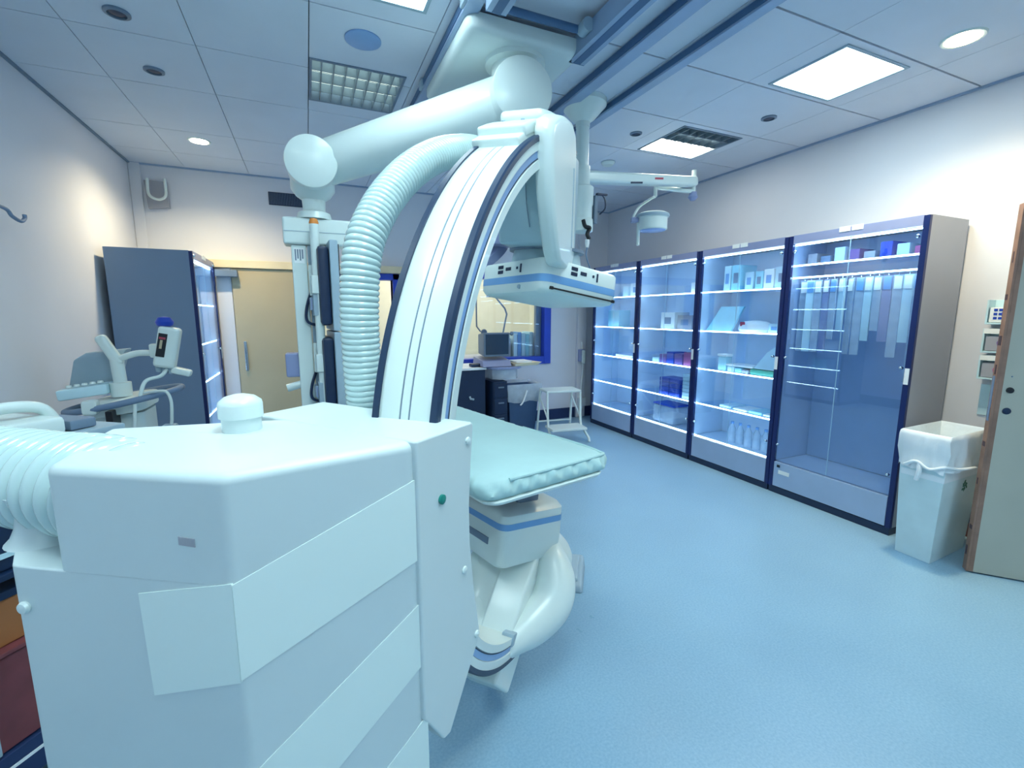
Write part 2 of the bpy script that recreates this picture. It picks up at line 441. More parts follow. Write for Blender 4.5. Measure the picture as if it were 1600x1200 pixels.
def louvre_light(h, nx, ny, label, litfrac=0.0):
    x0, x1, y0, y1 = h
    t = thing('louvre_light', label, 'ceiling light', ((x0 + x1) / 2, (y0 + y1) / 2, ZC), 0, None)
    f = MB(); wdt = .014
    f.bx(x0, x1, y0, y0 + wdt, ZC - .006, ZC + .075); f.bx(x0, x1, y1 - wdt, y1, ZC - .006, ZC + .075)
    f.bx(x0, x0 + wdt, y0 + wdt, y1 - wdt, ZC - .006, ZC + .075); f.bx(x1 - wdt, x1, y0 + wdt, y1 - wdt, ZC - .006, ZC + .075)
    f.build('frame', 'midgrey', t)
    ys = y1 - (y1 - y0) * litfrac
    MB().bx(x0 + wdt, x1 - wdt, y0 + wdt, y1 - wdt, ZC + .068, ZC + .075).build('back_plate', 'louvre' if litfrac else 'gap', t, smooth=False)
    g = MB(); g.use('louvre')
    for i in range(1, nx):
        x = x0 + (x1 - x0) * i / nx; g.bx(x - .003, x + .003, y0 + wdt, (ys if litfrac else y1) - wdt, ZC, ZC + .05)
    for j in range(1, ny):
        y = y0 + (y1 - y0) * j / ny
        if y < ys: g.bx(x0 + wdt, x1 - wdt, y - .003, y + .003, ZC, ZC + .05)
    g.build('grille', None, t, smooth=False)
    if not litfrac:                                   # curved reflector strips, their reflected brightness put in as emission; lamp is off
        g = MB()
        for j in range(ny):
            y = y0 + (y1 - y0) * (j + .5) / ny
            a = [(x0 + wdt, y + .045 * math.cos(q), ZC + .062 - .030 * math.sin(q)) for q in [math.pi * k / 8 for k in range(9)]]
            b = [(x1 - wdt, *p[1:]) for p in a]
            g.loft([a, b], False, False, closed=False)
        g.build('reflector', 'cell_glow', t)
    else:
        MB().bx(x0 + wdt, x1 - wdt, ys, y1 - wdt, ZC + .004, ZC + .02).build('diffuser', 'half_e', t, smooth=False)
    return t
louvre_light(HOLES[2], 8, 4, 'unlit louvre light with small bright cells beside the white ceiling boom')
louvre_light(HOLES[1], 7, 4, 'half-lit louvre light above the exam lamp, its far half glowing', .42)

def downlight(x, y, r, label, spot_w):
    t = thing('downlight', label, 'downlight', (x, y, ZC))
    MB().lathe([(r * .84, 0.004), (r * .84, -.006), (r, -.008), (r * 1.06, 0.0)], (x, y, ZC), 32).build('rim', 'white', t)
    MB().lathe([(r * .82, 0.003), (r * .82, -.0075), (.001, -.009)], (x, y, ZC), 32).build('lens', 'warm_e', t)
    l = bpy.data.lights.new('downlight_beam', 'SPOT'); l.energy = spot_w; l.color = WARM_COL
    l.spot_size = R(150); l.spot_blend = .8; l.shadow_soft_size = r * .8
    lo = bpy.data.objects.new('beam', l); COL.objects.link(lo); lo.parent = t; lo.location = (0, 0, -.02)
    return t
downlight(-.70, 4.56, .075, 'glowing round downlight over the grey cabinet at left', SPOT_W)
downlight(3.07, 1.40, .085, 'glowing round downlight over the white bin at right', SPOT_W)
def spotlet(x, y, r, label, c='navy'):
    t = thing('ceiling_spotlight', label, 'spotlight', (x, y, ZC), 0, 'small unlit ceiling spots')
    MB().lathe([(r, .0), (r, -.008), (r * .72, -.012), (r * .7, .004)], (x, y, ZC), 24).build('rim', 'midgrey', t)
    MB().lathe([(r * .69, .002), (r * .6, -.006), (r * .3, -.009), (.001, -.009)], (x, y, ZC), 24).build('lens', c, t)
spotlet(-.71, 2.85, .052, 'small dark unlit spot in the ceiling, the nearer one at top left')
spotlet(-.707, 3.40, .05, 'small dark unlit spot in the ceiling at left, the farther one')
spotlet(2.37, 3.04, .045, 'small unlit spot in the ceiling between lamp column and half-lit louvre')
spotlet(3.04, 2.44, .05, 'small dark spot in the ceiling between the two right light panels')
o = MB().lathe([(.088, 0), (.088, -.006), (.08, -.01), (.001, -.011)], (.339, 2.62, ZC), 36).build('ceiling_speaker', 'channel')
tag(o, 'round blue-grey speaker disc in the ceiling near the louvre light', 'speaker')
t = thing('smoke_detector', 'small white smoke detector on the ceiling beyond the lamp column', 'smoke detector', (2.57, 3.68, ZC))
MB().lathe([(.06, 0), (.06, -.012), (.045, -.03), (.001, -.032)], (2.57, 3.68, ZC), 24).build('housing', 'white', t)
MB().lathe([(.064, 0), (.064, -.006), (.001, -.006)], (2.57, 3.68, ZC), 24).build('base', 'grey', t)

# air vent on the back wall
t = thing('air_vent', 'dark air vent grille high on the back wall behind the boom', 'vent', (-.1, YB, 2.57))
MB().bx(-.285, .08, YB - .012, YB, 2.51, 2.635).build('frame', 'navy', t, bevel=.003)
s = MB()
for k in range(24): s.bx(-.275 + k * .0148, -.272 + k * .0148, YB - .018, YB - .012, 2.518, 2.627)
s.build('slats', 'slate', t, smooth=False)
# bracket in the left back corner
t = thing('wall_bracket', 'white tube bracket with grey plate high in the left back corner', 'bracket', (-1.18, YB, 2.5))
MB().loft([[(-1.29, YB - .002, 2.63), (-1.27, YB - .002, 2.38), (-1.11, YB - .002, 2.40), (-1.12, YB - .002, 2.63)], [(-1.29, YB - .03, 2.63), (-1.27, YB - .06, 2.38), (-1.11, YB - .06, 2.40), (-1.12, YB - .03, 2.63)]]).build('plate', 'taupe', t)
MB().tube(spline([(-1.245, YB - .1, 2.63), (-1.245, YB - .11, 2.50), (-1.20, YB - .12, 2.455), (-1.15, YB - .12, 2.455), (-1.115, YB - .11, 2.50), (-1.115, YB - .1, 2.64)], 6), .012, 10).build('tube', 'white', t)
struct(MB().bx(XL, XL + .09, YB - .02, YB, 0, ZC).build('trim_7', 'wall', bevel=.01))
# hook rod on left wall
o = MB().tube(spline([(XL, 2.73, 1.93), (XL + .06, 2.83, 1.93), (XL + .07, 3.15, 1.937), (XL + .08, 3.20, 1.905), (XL + .09, 3.25, 1.89), (XL + .09, 3.29, 1.91), (XL + .09, 3.295, 1.93)], 6), .009, 10).build('wall_hook', 'slate')
tag(o, 'dark metal hook rod on the left wall at the photo edge', 'hook')

# ------------------------------------------------------------------ ceiling rails and boom carriage
def rail(x, y0, y1, zt, zb, wd, label):
    t = thing('ceiling_rail', label, 'rail', (x, (y0 + y1) / 2, zt), 0, 'ceiling rails')
    MB().bx(x - wd / 2, x + wd / 2, y0, y1, zb, zt).build('profile', 'rail', t, bevel=.004)
    MB().bx(x + wd / 2, x + wd / 2 + .004, y0, y1, zb + .012, zt - .008).build('groove', 'railside', t, smooth=False)
    MB().bx(x - wd / 2 - .004, x - wd / 2, y0, y1, zb + .012, zt - .008).build('groove', 'railside', t, smooth=False)
    return t
rail(.735, -1.5, 3.45, ZC, ZC - .055, .07, 'long ceiling rail left of the boom carriage')
rail(1.60, -1.5, 3.45, ZC, ZC - .055, .075, 'long ceiling rail right of the boom carriage, left of the lamp column')
rail(1.905, -1.5, 3.3, ZC, ZC - .05, .06, 'rightmost ceiling rail beside the square light panels')
for i, (x, y, L, lab) in enumerate(((.80, 1.2, 1.82, 'short blue-grey rail beam on the left of the carriage'), (1.315, 1.2, 2.02, 'short blue-grey rail beam running up to the carriage corner'))):
    t = thing('rail_beam', lab, 'rail', (x, y, ZC - .1), 0, 'rail beams')
    b = MB(); b.use('rail').bx(x - .045, x + .045, -1.2, L + .16, ZC - .115, ZC - .025); b.use('railside').bx(x - .0455, x + .0455, L + .16, L + .165, ZC - .115, ZC - .025)
    b.use('railside').bx(x - .02, x + .02, -1.2, L + .16, ZC - .1165, ZC - .115)
    b.build('beam', None, t, bevel=0)
for y, lab in ((2.05, 'clamp block on the left rail nearest the camera'), (2.86, 'clamp block on the left rail beside the carriage')):
    o = MB().bx(.685, .72, y, y + .07, ZC - .05, ZC - .005).build('rail_clamp', 'grey', bevel=.006); tag(o, lab, 'clamp', 'rail clamps')
t = thing('cross_tube', 'dark tube across the ceiling between the two rail beams', 'tube', (1.05, 2.02, ZC - .06))
MB().cyl((.85, 2.03, ZC - .055), (1.27, 2.03, ZC - .055), .017, seg=16).build('tube', 'railside', t)
MB().cyl((1.25, 2.03, ZC - .055), (1.25, 1.97, ZC - .055), .03, seg=16).build('end_block', 'grey', t)

boom = thing('monitor_boom', 'white ceiling boom with thick tube arm above the C-arm', 'ceiling boom', (1.05, 2.4, ZC))
def rrect(x0, x1, y0, y1, r, n=6):
    P = []
    for cx, cy, a0 in ((x1 - r, y1 - r, 0), (x0 + r, y1 - r, 90), (x0 + r, y0 + r, 180), (x1 - r, y0 + r, 270)):
        P += [(cx + r * math.cos(R(a0 + 90 * k / n)), cy + r * math.sin(R(a0 + 90 * k / n))) for k in range(n + 1)]
    return P
c = MB()
c.loft([[(x, y, z) for x, y in rrect(.72 + d, 1.315 - d, 2.11 + d, 2.92 - d, .05)] for d, z in ((0, 2.735), (0, 2.69), (.008, 2.675), (.03, 2.665))])
c.build('carriage', 'base', boom)  # greyer than the boom: shade of its downward face put into the colour
P0, P1 = Vector((1.03, 2.30, 2.485)), Vector((.072, 2.93, 2.225))
MB().lathe([(.15, .165), (.15, .14), (.12, .13), (.115, .0)], P0 + Vector((0, 0, .02)), 36).build('swivel', 'white', boom)
ad = (P1 - P0).normalized(); hz = ad.cross(Vector((0, 0, 1))).normalized()
if hz.dot(Vector((0, -1, 0))) < 0: hz = -hz
MB().cyl(P0, P1 + (P0 - P1) * .03, .138, .114, 40).build('arm_tube', 'white', boom)
def drum(P, r, ln, nm, q, lb=None):
    q = Vector(q).normalized(); lb = ln if lb is None else lb
    b = MB(); b.tube_raw([P - q * lb, P + q * (ln - .01), P + q * (ln - .003), P + q * ln], [r, r, r * .985, r * .95], q, 48)
    return b.build(nm, 'white', boom)
drum(P0, .148, .155, 'drum', (-.16, -.985, -.04)); drum(P1, .129, .20, 'drum', (-.03, -.985, -.10), .11)
MB().lathe([(.06, .0), (.115, -.07), (.115, -.12), (.09, -.155), (.062, -.175), (.058, -.235)], P1, 40).build('yoke', 'white', boom)

# monitor stand hanging from the boom
ms = thing('monitor_stand', 'tall white column frame hanging from the boom end, carrying two monitors', 'monitor stand', (.1, 2.93, 1.95))
mx, my = .07, 2.93
MB().lathe([(.055, .075), (.055, .05), (.085, .035), (.095, .0)], (mx, my, 1.945), 32).build('neck', 'white', ms)
MB().bx(-.095, .34, my - .07, my + .07, 1.80, 1.945).build('top_beam', 'white', ms, bevel=.014, seg=3)
MB().bx(-.09, .335, my - .0725, my + .0725, 1.868, 1.871).build('seam', 'grey', ms, smooth=False)
MB().bx(-.06, .018, my - .05, my + .05, .80, 1.80).build('column', 'white', ms, bevel=.008)
lb = MB(); lb.use('paper').bx(-.048, .006, my - .052, my - .049, 1.70, 1.785); lb.use('midgrey')
for k in range(4): lb.bx(-.043 + k * .012, -.036 + k * .012, my - .0535, my - .052, 1.715 + .01 * (k % 2), 1.775)
lb.build('label_strip', None, ms, smooth=False)
MB().bx(-.13, -.05, my - .02, my + .06, 1.06, 1.20).build('side_box', 'lav', ms, bevel=.012)
MB().cyl((-.13, my - .02, 1.0), (-.05, my - .02, 1.02), .022, seg=14).build('side_knob', 'white', ms)
MB().cyl((.062, 2.79, .78), (.062, 2.79, 1.90), .0235, seg=24).build('pole', 'white', ms)
MB().lathe([(.0235, 0), (.0245, .008), (.018, .028), (.001, .032)], (.062, 2.79, 1.90), 24).build('pole_cap', 'orange', ms)
for z in (1.58, 1.15):
    b = MB(); b.bx(.03, .10, 2.755, 2.85, z - .05, z + .05); b.bx(.02, .06, 2.83, 2.90, z - .06, z + .11)
    b.build('clamp', 'white', ms, bevel=.008)
for z0, z1 in ((1.36, 1.55), (.92, 1.10)):
    MB().tube(spline([(.03, 2.88, z1), (-.0, 2.86, (z0 + z1) / 2), (.0, 2.85, z0 + .02), (.06, 2.86, z0), (.10, 2.88, z0 + .03)], 6), .008, 8).build('cable', 'navy', ms)
MB().bx(.022, .05, 2.88, 2.95, .80, 1.80).build('back_rail', 'grey', ms, bevel=.006)
def monitor(zc, h, label):
    rz = R(3)
    t = thing('monitor', label, 'monitor', (.112, 2.93, zc), rz, 'monitors on the boom stand')
    PMm = PM[t.name]['mw']
    def L(mb): mb.M = PMm; return mb
    L(MB()).bx(-.055, .005, -.20, .20, -h / 2 + .03, h / 2 - .03).build('back_shell', 'navy', t, bevel=.02)
    L(MB()).bx(.005, .05, -.22, .22, -h / 2, h / 2).build('bezel', 'grey', t, bevel=.008)
    L(MB()).bx(.05, .056, -.20, .20, -h / 2 + .02, h / 2 - .02).build('front_frame', 'black', t, smooth=False)
    s = L(MB()); s.bx(.056, .0575, -.14, .14, -h / 2 + .05, h / 2 - .05).build('screen', 'screen_e', t, smooth=False)
    b = L(MB()); b.use('grey').bx(-.085, -.05, -.16, -.02, -.16, -.04); b.use('lav').bx(-.10, -.085, -.13, -.05, -.13, -.06)
    b.build('mount_plate', None, t, bevel=.004)
monitor(1.572, .486, 'upper dark monitor seen edge-on behind the white pole')
monitor(1.08, .486, 'lower dark monitor seen edge-on behind the white pole')

# ------------------------------------------------------------------ C-arm X-ray unit
I = Vector((.784, 1.547, 1.088)); ph = R(44.57); al = R(3.55)
E_ = Vector((math.sin(ph), math.cos(ph), 0)); n0 = Vector((math.cos(ph), -math.sin(ph), 0)); Z = Vector((0, 0, 1))
U_ = Z * math.cos(al) + n0 * math.sin(al); N_ = n0 * math.cos(al) - Z * math.sin(al)
MC = Matrix(((E_.x, N_.x, U_.x, I.x), (E_.y, N_.y, U_.y, I.y), (E_.z, N_.z, U_.z, I.z), (0, 0, 0, 1)))
BE = R(6.5); UH = U_ * math.cos(BE) + E_ * math.sin(BE)
def dirframe(ang):
    u = Vector((math.sin(R(ang)), math.cos(R(ang)), 0)); u = (u - UH * u.dot(UH)).normalized()
    v = u.cross(UH).normalized()
    return Matrix(((v.x, u.x, UH.x, I.x), (v.y, u.y, UH.y, I.y), (v.z, u.z, UH.z, I.z), (0, 0, 0, 1)))
ca = thing('c_arm_x_ray_machine', 'large white C-arm X-ray machine with striped stand in the foreground', 'x-ray machine', (-.1, .95, 0))

# stand cover: bevelled polygon body, lower part wider where the hose notch is cut
A, A2, A3 = (.158, .743), (-.117, .688), (-.329, .821)
up_poly = [A, A2, (-.352, .835), (-.355, 1.075), (-.07, 1.03), (.10, .95)]
lo_poly = [A, A2, A3, (-.425, .882), (-.47, 1.0), (-.43, 1.16), (-.07, 1.03), (.10, .95)]
def fillet(poly, r, k=5, special={}):
    out_ = []; n = len(poly)
    for i in range(n):
        p0, p1, p2 = (Vector(poly[(i + d) % n]) for d in (-1, 0, 1))
        a = (p0 - p1).normalized(); b_ = (p2 - p1).normalized()
        ang_ = a.angle(b_); t_ = min(special.get(i, r) / math.tan(ang_ / 2), .45 * (p0 - p1).length, .45 * (p2 - p1).length)
        q0, q2 = p1 + a * t_, p1 + b_ * t_
        for j in range(k + 1):
            f = j / k; out_.append(((q0 * (1 - f) ** 2) + (p1 * 2 * f * (1 - f)) + (q2 * f ** 2))[:])
    return out_
def shrink(poly, d):
    n = len(poly); ar = sum(poly[i][0] * poly[(i + 1) % n][1] - poly[(i + 1) % n][0] * poly[i][1] for i in range(n)); sg = 1 if ar > 0 else -1
    out_ = []
    for i in range(n):
        p0, p1, p2 = (Vector(poly[(i + k_) % n]) for k_ in (-1, 0, 1))
        a = (p1 - p0).normalized() if (p1 - p0).length > 1e-6 else (p2 - p1).normalized(); b_ = (p2 - p1).normalized() if (p2 - p1).length > 1e-6 else a
        nn = Vector((-(a.y + b_.y), a.x + b_.x)); nn = nn.normalized() * sg
        out_.append((p1 + nn * d)[:])
    return out_
def topped(poly, z0, z1, r, k=5):
    return [[(x, y, z0) for x, y in poly]] + [[(x, y, z1 - r + r * math.sin(R(90 * j / k))) for x, y in shrink(poly, r * (1 - math.cos(R(90 * j / k))))] for j in range(k + 1)]
MB().loft(topped(fillet(up_poly, .022), 1.0495, 1.21, .016)).build('stand_cover', 'base', ca, wn=True)
MB().loft(topped(fillet(lo_poly, .022), .02, 1.05, .003)).build('stand_body', 'base', ca, wn=True)
MB().lathe([(.058, 1.049), (.050, 1.058), (.043, 1.075), (.041, 1.10), (.05, 1.13)], (-.418, .985, 0), 28).build('hose_support', 'base', ca)
# painted stripes on the two camera faces
def on_face(P, Q, pts, off=.0012):
    P, Q = Vector((*P, 0)), Vector((*Q, 0)); d = (Q - P).normalized(); nn = Vector((d.y, -d.x, 0))
    L = (Q - P).length
    return [[P + d * (f * L) + nn * off + Vector((0, 0, z)) for f, z in pts], [P + d * (f * L) - nn * .002 + Vector((0, 0, z)) for f, z in pts]]
def band(P, Q, pts): MB().loft(on_face(P, Q, pts)).build('stripe', 'stripe', ca, smooth=False)
band(A2, A, [(0, 1.052), (1, 1.149), (1, 1.004), (0, .905)])
band(A2, A, [(0, .735), (.03, .752), (1, .924), (1, .804), (.43, .682), (0, .575)])
band(A2, A, [(.1, .47), (.72, .631), (1, .693), (1, .56), (.5, .45)])
band(A3, A2, [(.40, 1.026), (1, 1.054), (1, .902), (.42, .863)])
o = MB().loft(on_face(A3, A2, [(.70, 1.118), (.80, 1.116), (.80, 1.104), (.70, 1.106)])).build('maker_plate', 'taupe', ca, smooth=False)
MB().lathe([(.0325, 0), (.0325, .026), (.0365, .027), (.0365, .050), (.035, .056), (.025, .064), (.011, .068), (.001, .0685)], (-.122, .955, 1.208), 40).build('top_knob', 'white', ca)
MB().lathe([(.001, -.006), (.008, -.005), (.01, 0), (.008, .004), (.001, .005)], (-.415, .872, .985), 16, (-.5, -.85, 0)).build('screw', 'white', ca)
# carriage: side panel outline extruded away from the camera
pd = (Vector((.284, .838, 0)) - Vector((.158, .743, 0))).normalized(); pn = Vector((pd.y, -pd.x, 0))
Pp = Vector((.158, .743, 0))
out = [(-.01, 1.212), (.154, 1.212), (.159, 1.205), (.150, 1.13), (.142, 1.046), (.143, .964), (.155, .86), (.173, .755), (.166, .730), (.065, .597), (.045, .600), (-.01, .69)]
fr_ = [Pp + pd * a + pn * .002 + Z * b for a, b in out]
bk = [Pp + pd * a - pn * .43 + Z * b for a, b in out]
s = MB(); s.loft([fr_, bk]); s.build('arm_carriage', 'base', ca, bevel=.016, seg=4)
def on_panel(a, z): return Pp + pd * a + pn * .002 + Z * z
MB().lathe([(.009, 0), (.009, .004), (.006, .0055), (.001, .006)], on_panel(.053, 1.090), 20, pn).build('green_button', 'green', ca)['label'] = 'round green button'
for a, z in ((.138, 1.178), (.120, .918), (.16, .752)):
    MB().lathe([(.0075, 0), (.007, .003), (.001, .005)], on_panel(a, z), 16, pn).build('screw', 'white', ca)

# the C-shaped arc
T0, T1, NS = 88, 270, 120
def sweep(prof, t0=T0, t1=T1, ns=NS):
    b = MB(MC)
    b.loft([[(r * math.cos(R(t)), n, r * math.sin(R(t))) for r, n in prof] for t in [t0 + (t1 - t0) * k / ns for k in range(ns + 1)]])
    return b
prof = [(.9, -.06), (.9, -.0125), (.897, -.0115), (.897, -.0095), (.9, -.0085), (.9, .0085), (.897, .0095), (.897, .0115), (.9, .0125), (.9, .06),
        (.893, .074), (.868, .074), (.866, .068), (.845, .068), (.843, .074), (.821, .074), (.821, -.074), (.843, -.074), (.845, -.068), (.866, -.068), (.868, -.074), (.893, -.074)]
arc = sweep(prof).build('c_arc', 'arc', ca, ang=30)
for sgn in (1, -1):
    sweep([(.9045, sgn * .060), (.9045, sgn * .0735), (.901, sgn * .0765), (.889, sgn * .0765), (.889, sgn * .0745), (.898, sgn * .073), (.8985, sgn * .060)]).build('edge_seal', 'seal', arc)
    sweep([(.8655, sgn * .0685), (.8655, sgn * .0705), (.8455, sgn * .0705), (.8455, sgn * .0685)]).build('channel_strip', 'channel', arc)
    sweep([(.8485, sgn * .0706), (.8485, sgn * .0715), (.8455, sgn * .0715), (.8455, sgn * .0706)]).build('channel_line', 'seal', arc)

for n_ in (.0095, -.0115):
    sweep([(.8975, n_), (.8975, n_ + .002), (.8995, n_ + .002), (.8995, n_)], 90, 200).build('groove_line', 'midgrey', arc)
# head: cap over the arc end, lift housing, side cover
def arcbox(t0, t1, r0, r1, n0_, n1_, ns=8):
    b = MB(MC)
    b.loft([[(r * math.cos(R(t)), n, r * math.sin(R(t))) for r, n in ((r0, n0_), (r0, n1_), (r1, n1_), (r1, n0_))] for t in [t0 + (t1 - t0) * k / ns for k in range(ns + 1)]])
    return b
arcbox(92, 122, .885, .920, -.080, .054).build('head_cap', 'arc', ca, bevel=.006)
arcbox(92, 119, .905, .940, -.082, .056).build('head_cap', 'arc', ca, bevel=.008, seg=3)
arcbox(92, 110, .93, .966, -.074, .060).build('head_cap', 'arc', ca, bevel=.016, seg=3)
for t_, n_ in ((116, -.02), (116, .035)):
    p = MC @ Vector((.943 * math.cos(R(t_)), n_, .943 * math.sin(R(t_)))); dd = (p - I).normalized()
    MB().lathe([(.006, 0), (.005, .003), (.001, .004)], p, 12, dd).build('screw', 'grey', ca)
# lift housing in head frame (e, n, up)
b = MB(MC)
b.loft([[(-.17, -.12, .56), (-.17, .066, .555), (.16, .066, .555), (.16, -.12, .56)], [(-.19, -.12, .62), (-.19, .066, .61), (.16, .066, .61), (.16, -.12, .62)],
        [(-.21, -.115, .80), (-.21, .066, .80), (.14, .066, .80), (.14, -.115, .80)], [(-.17, -.10, .90), (-.17, .066, .90), (.12, .066, .90), (.12, -.10, .90)]])
b.build('lift_housing', 'liftgrey', ca, bevel=.012, seg=3)
sm = MB(MC); sm.tube([(x, n, u) for x, n, u in ((-.213, -.018, .80), (-.2115, -.02, .74), (-.203, -.016, .68), (-.1935, -.004, .61))], .0014, 6); sm.build('seam', 'midgrey', ca)
# side cover: flat slab with rounded front, on the +n side
prof = [(-.205, .495), (-.245, .53), (-.30, .60), (-.345, .68), (-.375, .76), (-.395, .83), (-.385, .86), (-.33, .89), (-.25, .915), (-.18, .925), (-.125, .905), (-.10, .86), (-.075, .78), (-.045, .64), (-.015, .52), (-.013, .485), (-.10, .478)]
b = MB(MC); b.loft([[(x, n, u) for x, u in prof] for n in (.060, .095)] + [[(-.19 + (x + .19) * .9, .112, .70 + (u - .70) * .95) for x, u in prof]])
b.build('side_cover', 'arc', ca, bevel=.012, seg=3)
b = MB(MC); b.loft([[(x, n, u) for x, u in ((-.135, .80), (-.128, .80), (-.085, .56), (-.092, .56))] for n in (.112, .1135)]); b.build('cover_seam', 'grey', ca, smooth=False)
MB(MC).bx(-.20, -.12, .0, .06, .80, .89).build('arc_end_block', 'midgrey', ca, bevel=.01)
# neck and flat detector turned to the patient axis
MD = dirframe(-14)
b = MB(MC); b.lathe([(.13, .46), (.125, .52), (.118, .555)], (0, 0, 0), 40); b.build('neck', 'liftgrey', ca)
b = MB(MC); b.lathe([(.135, .552), (.135, .562), (.12, .565)], (0, 0, 0), 40); b.build('neck_ring', 'midgrey', ca)
def rsq(h, r, z): return [(x, y, z) for x, y in rrect(-h, h, -h, h, r, 5)]
det = MB(MD).loft([rsq(.160, .03, .382), rsq(.178, .04, .388), rsq(.186, .04, .402), rsq(.186, .04, .488), rsq(.180, .036, .496), rsq(.160, .03, .498)]).build('detector', 'white', ca)
MB(MD).loft([rsq(.1868, .0405, .418), rsq(.1872, .0405, .421), rsq(.1872, .0405, .440), rsq(.1868, .0405, .443)], False, False).build('stripe', 'bluestripe', det)
fcs = {'v': lambda a, z, w_, h_: (-.1885, -.1855, a - w_ / 2, a + w_ / 2, z - h_ / 2, z + h_ / 2), 'u': lambda a, z, w_, h_: (a - w_ / 2, a + w_ / 2, -.1885, -.1855, z - h_ / 2, z + h_ / 2)}
for key, ors in (('u', 1), ('v', -1)):
    for a, z, w_, h_ in ((-.055, .479, .03, .012), (-.055, .4615, .03, .012), (-.01, .470, .03, .012), (.04, .470, .009, .009), (.06, .468, .008, .03)):
        bb = fcs[key](a * ors if key == 'u' else -a - .0, z, w_, h_)
        MB(MD).bx(*bb).build('button', 'navy', det, bevel=.0015)
s = MB(MD); s.bx(-.15, .155, -.1885, -.183, .3975, .4025); s.bx(-.158, -.145, -.1895, -.183, .395, .405); s.bx(.15, .163, -.1895, -.183, .395, .405); s.build('slot', 'black', det, smooth=False)
MB(MD).lathe([(.008, 0), (.007, .006), (.001, .008)], (-.184, -.06, .405), 14, (-1, 0, 0)).build('screw', 'grey', det)
MB(MC).bx(.0, .10, -.26, -.12, .58, .66).build('side_box', 'lav', ca, bevel=.012)
b = MB(MC); b.lathe([(.09, 0), (.09, .03), (.07, .045), (.001, .046)], (.12, -.27, .545), 28, (-.5, -.4, .6)); b.build('motor_cover', 'lav', ca)

# X-ray tube box under the table
MT = dirframe(-15)
def tb(x0, x1, y0, y1, z, r=.035): return [(x, y, z) for x, y in rrect(x0, x1, y0, y1, r, 5)]
tube = MB(MT).loft([tb(-.16, .135, -.07, .27, -.600), tb(-.168, .142, -.078, .28, -.588), tb(-.168, .145, -.078, .28, -.50), tb(-.168, .14, -.078, .28, -.405), tb(-.158, .13, -.06, .26, -.388), tb(-.11, .10, .0, .22, -.372, .03)]).build('tube_housing', 'white', ca)
MB(MT).loft([tb(-.1692, .1445, -.0792, .2812, -.458, .036), tb(-.1692, .1435, -.0792, .2812, -.434, .036)], False, False).build('stripe', 'bluestripe', tube)
MB(MT).bx(-.172, -.167, -.0, .16, -.53, -.505).build('groove', 'midgrey', tube, smooth=False)
MB(MT).bx(-.07, .04, -.03, .10, -.42, -.345).build('collimator', 'midgrey', tube, bevel=.012)
# moulded hood round the lower arc end
def ov(ce_, cn, ae, an, z, k=20, pw=2.6):
    P = []
    for i in range(k):
        a = 2 * math.pi * i / k; ca_, sa = math.cos(a), math.sin(a)
        P.append((ce_ + ae * abs(ca_) ** (2 / pw) * (1 if ca_ >= 0 else -1), cn + an * abs(sa) ** (2 / pw) * (1 if sa >= 0 else -1), z))
    return P
def fat(path, rads, nm, flat=.8):
    P = spline(path, 8); rr = [Vector((r, 0, 0)) for r in rads]; rr = [v.x for v in spline(rr, 8)]
    rings = []
    for k_, p in enumerate(P):
        t = (P[min(k_ + 1, len(P) - 1)] - P[max(k_ - 1, 0)]).normalized()
        a = Vector((0, 1, 0)); a = (a - t * a.dot(t)).normalized(); c_ = t.cross(a)
        rings.append([p + (a * math.cos(q_) + c_ * math.sin(q_) * flat) * rr[k_] for q_ in [2 * math.pi * m_ / 28 for m_ in range(28)]])
    return MB(MC).loft(rings).build(nm, 'white', ca, ang=60)
fat([(.02, .10, -.575), (-.02, .115, -.62), (-.06, .142, -.685), (-.11, .138, -.745), (-.19, .10, -.785), (-.27, .065, -.80), (-.34, .04, -.815)], [.035, .066, .080, .083, .075, .055, .03], 'hood_lobe', 1.0)
fat([(.02, -.10, -.575), (-.02, -.115, -.62), (-.06, -.142, -.685), (-.11, -.138, -.745), (-.19, -.10, -.785), (-.27, -.065, -.80), (-.34, -.04, -.815)], [.035, .066, .080, .083, .075, .055, .03], 'hood_lobe', 1.0)
fat([(.10, .0, -.575), (.10, .0, -.64), (.09, .0, -.72), (.04, .0, -.80), (-.06, .0, -.85), (-.16, .0, -.86)], [.10, .16, .17, .16, .12, .07], 'hood_back', .8)
# ridge from the arc end up to the tube box
fp = spline([(-.06, 0, -.565), (-.15, 0, -.625), (-.25, 0, -.705), (-.35, 0, -.80), (-.425, 0, -.865)], 6)
rg = []
for k_, p in enumerate(fp):
    t = (fp[min(k_ + 1, len(fp) - 1)] - fp[max(k_ - 1, 0)]).normalized(); nn = Vector((-t.z, 0, t.x)); nn = nn if nn.x > 0 else -nn
    f_ = k_ / (len(fp) - 1); wl, wr_ = .05 + .01 * f_, .075 - .02 * f_
    rg.append([p + Vector((0, -wl, 0)), p + Vector((0, wr_, 0)), p + nn * .13 + Vector((0, wr_ + .02, 0)), p + nn * .13 + Vector((0, -wl - .02, 0))])
MB(MC).loft(rg).build('hood_spine', 'white', ca, bevel=.010, seg=3)
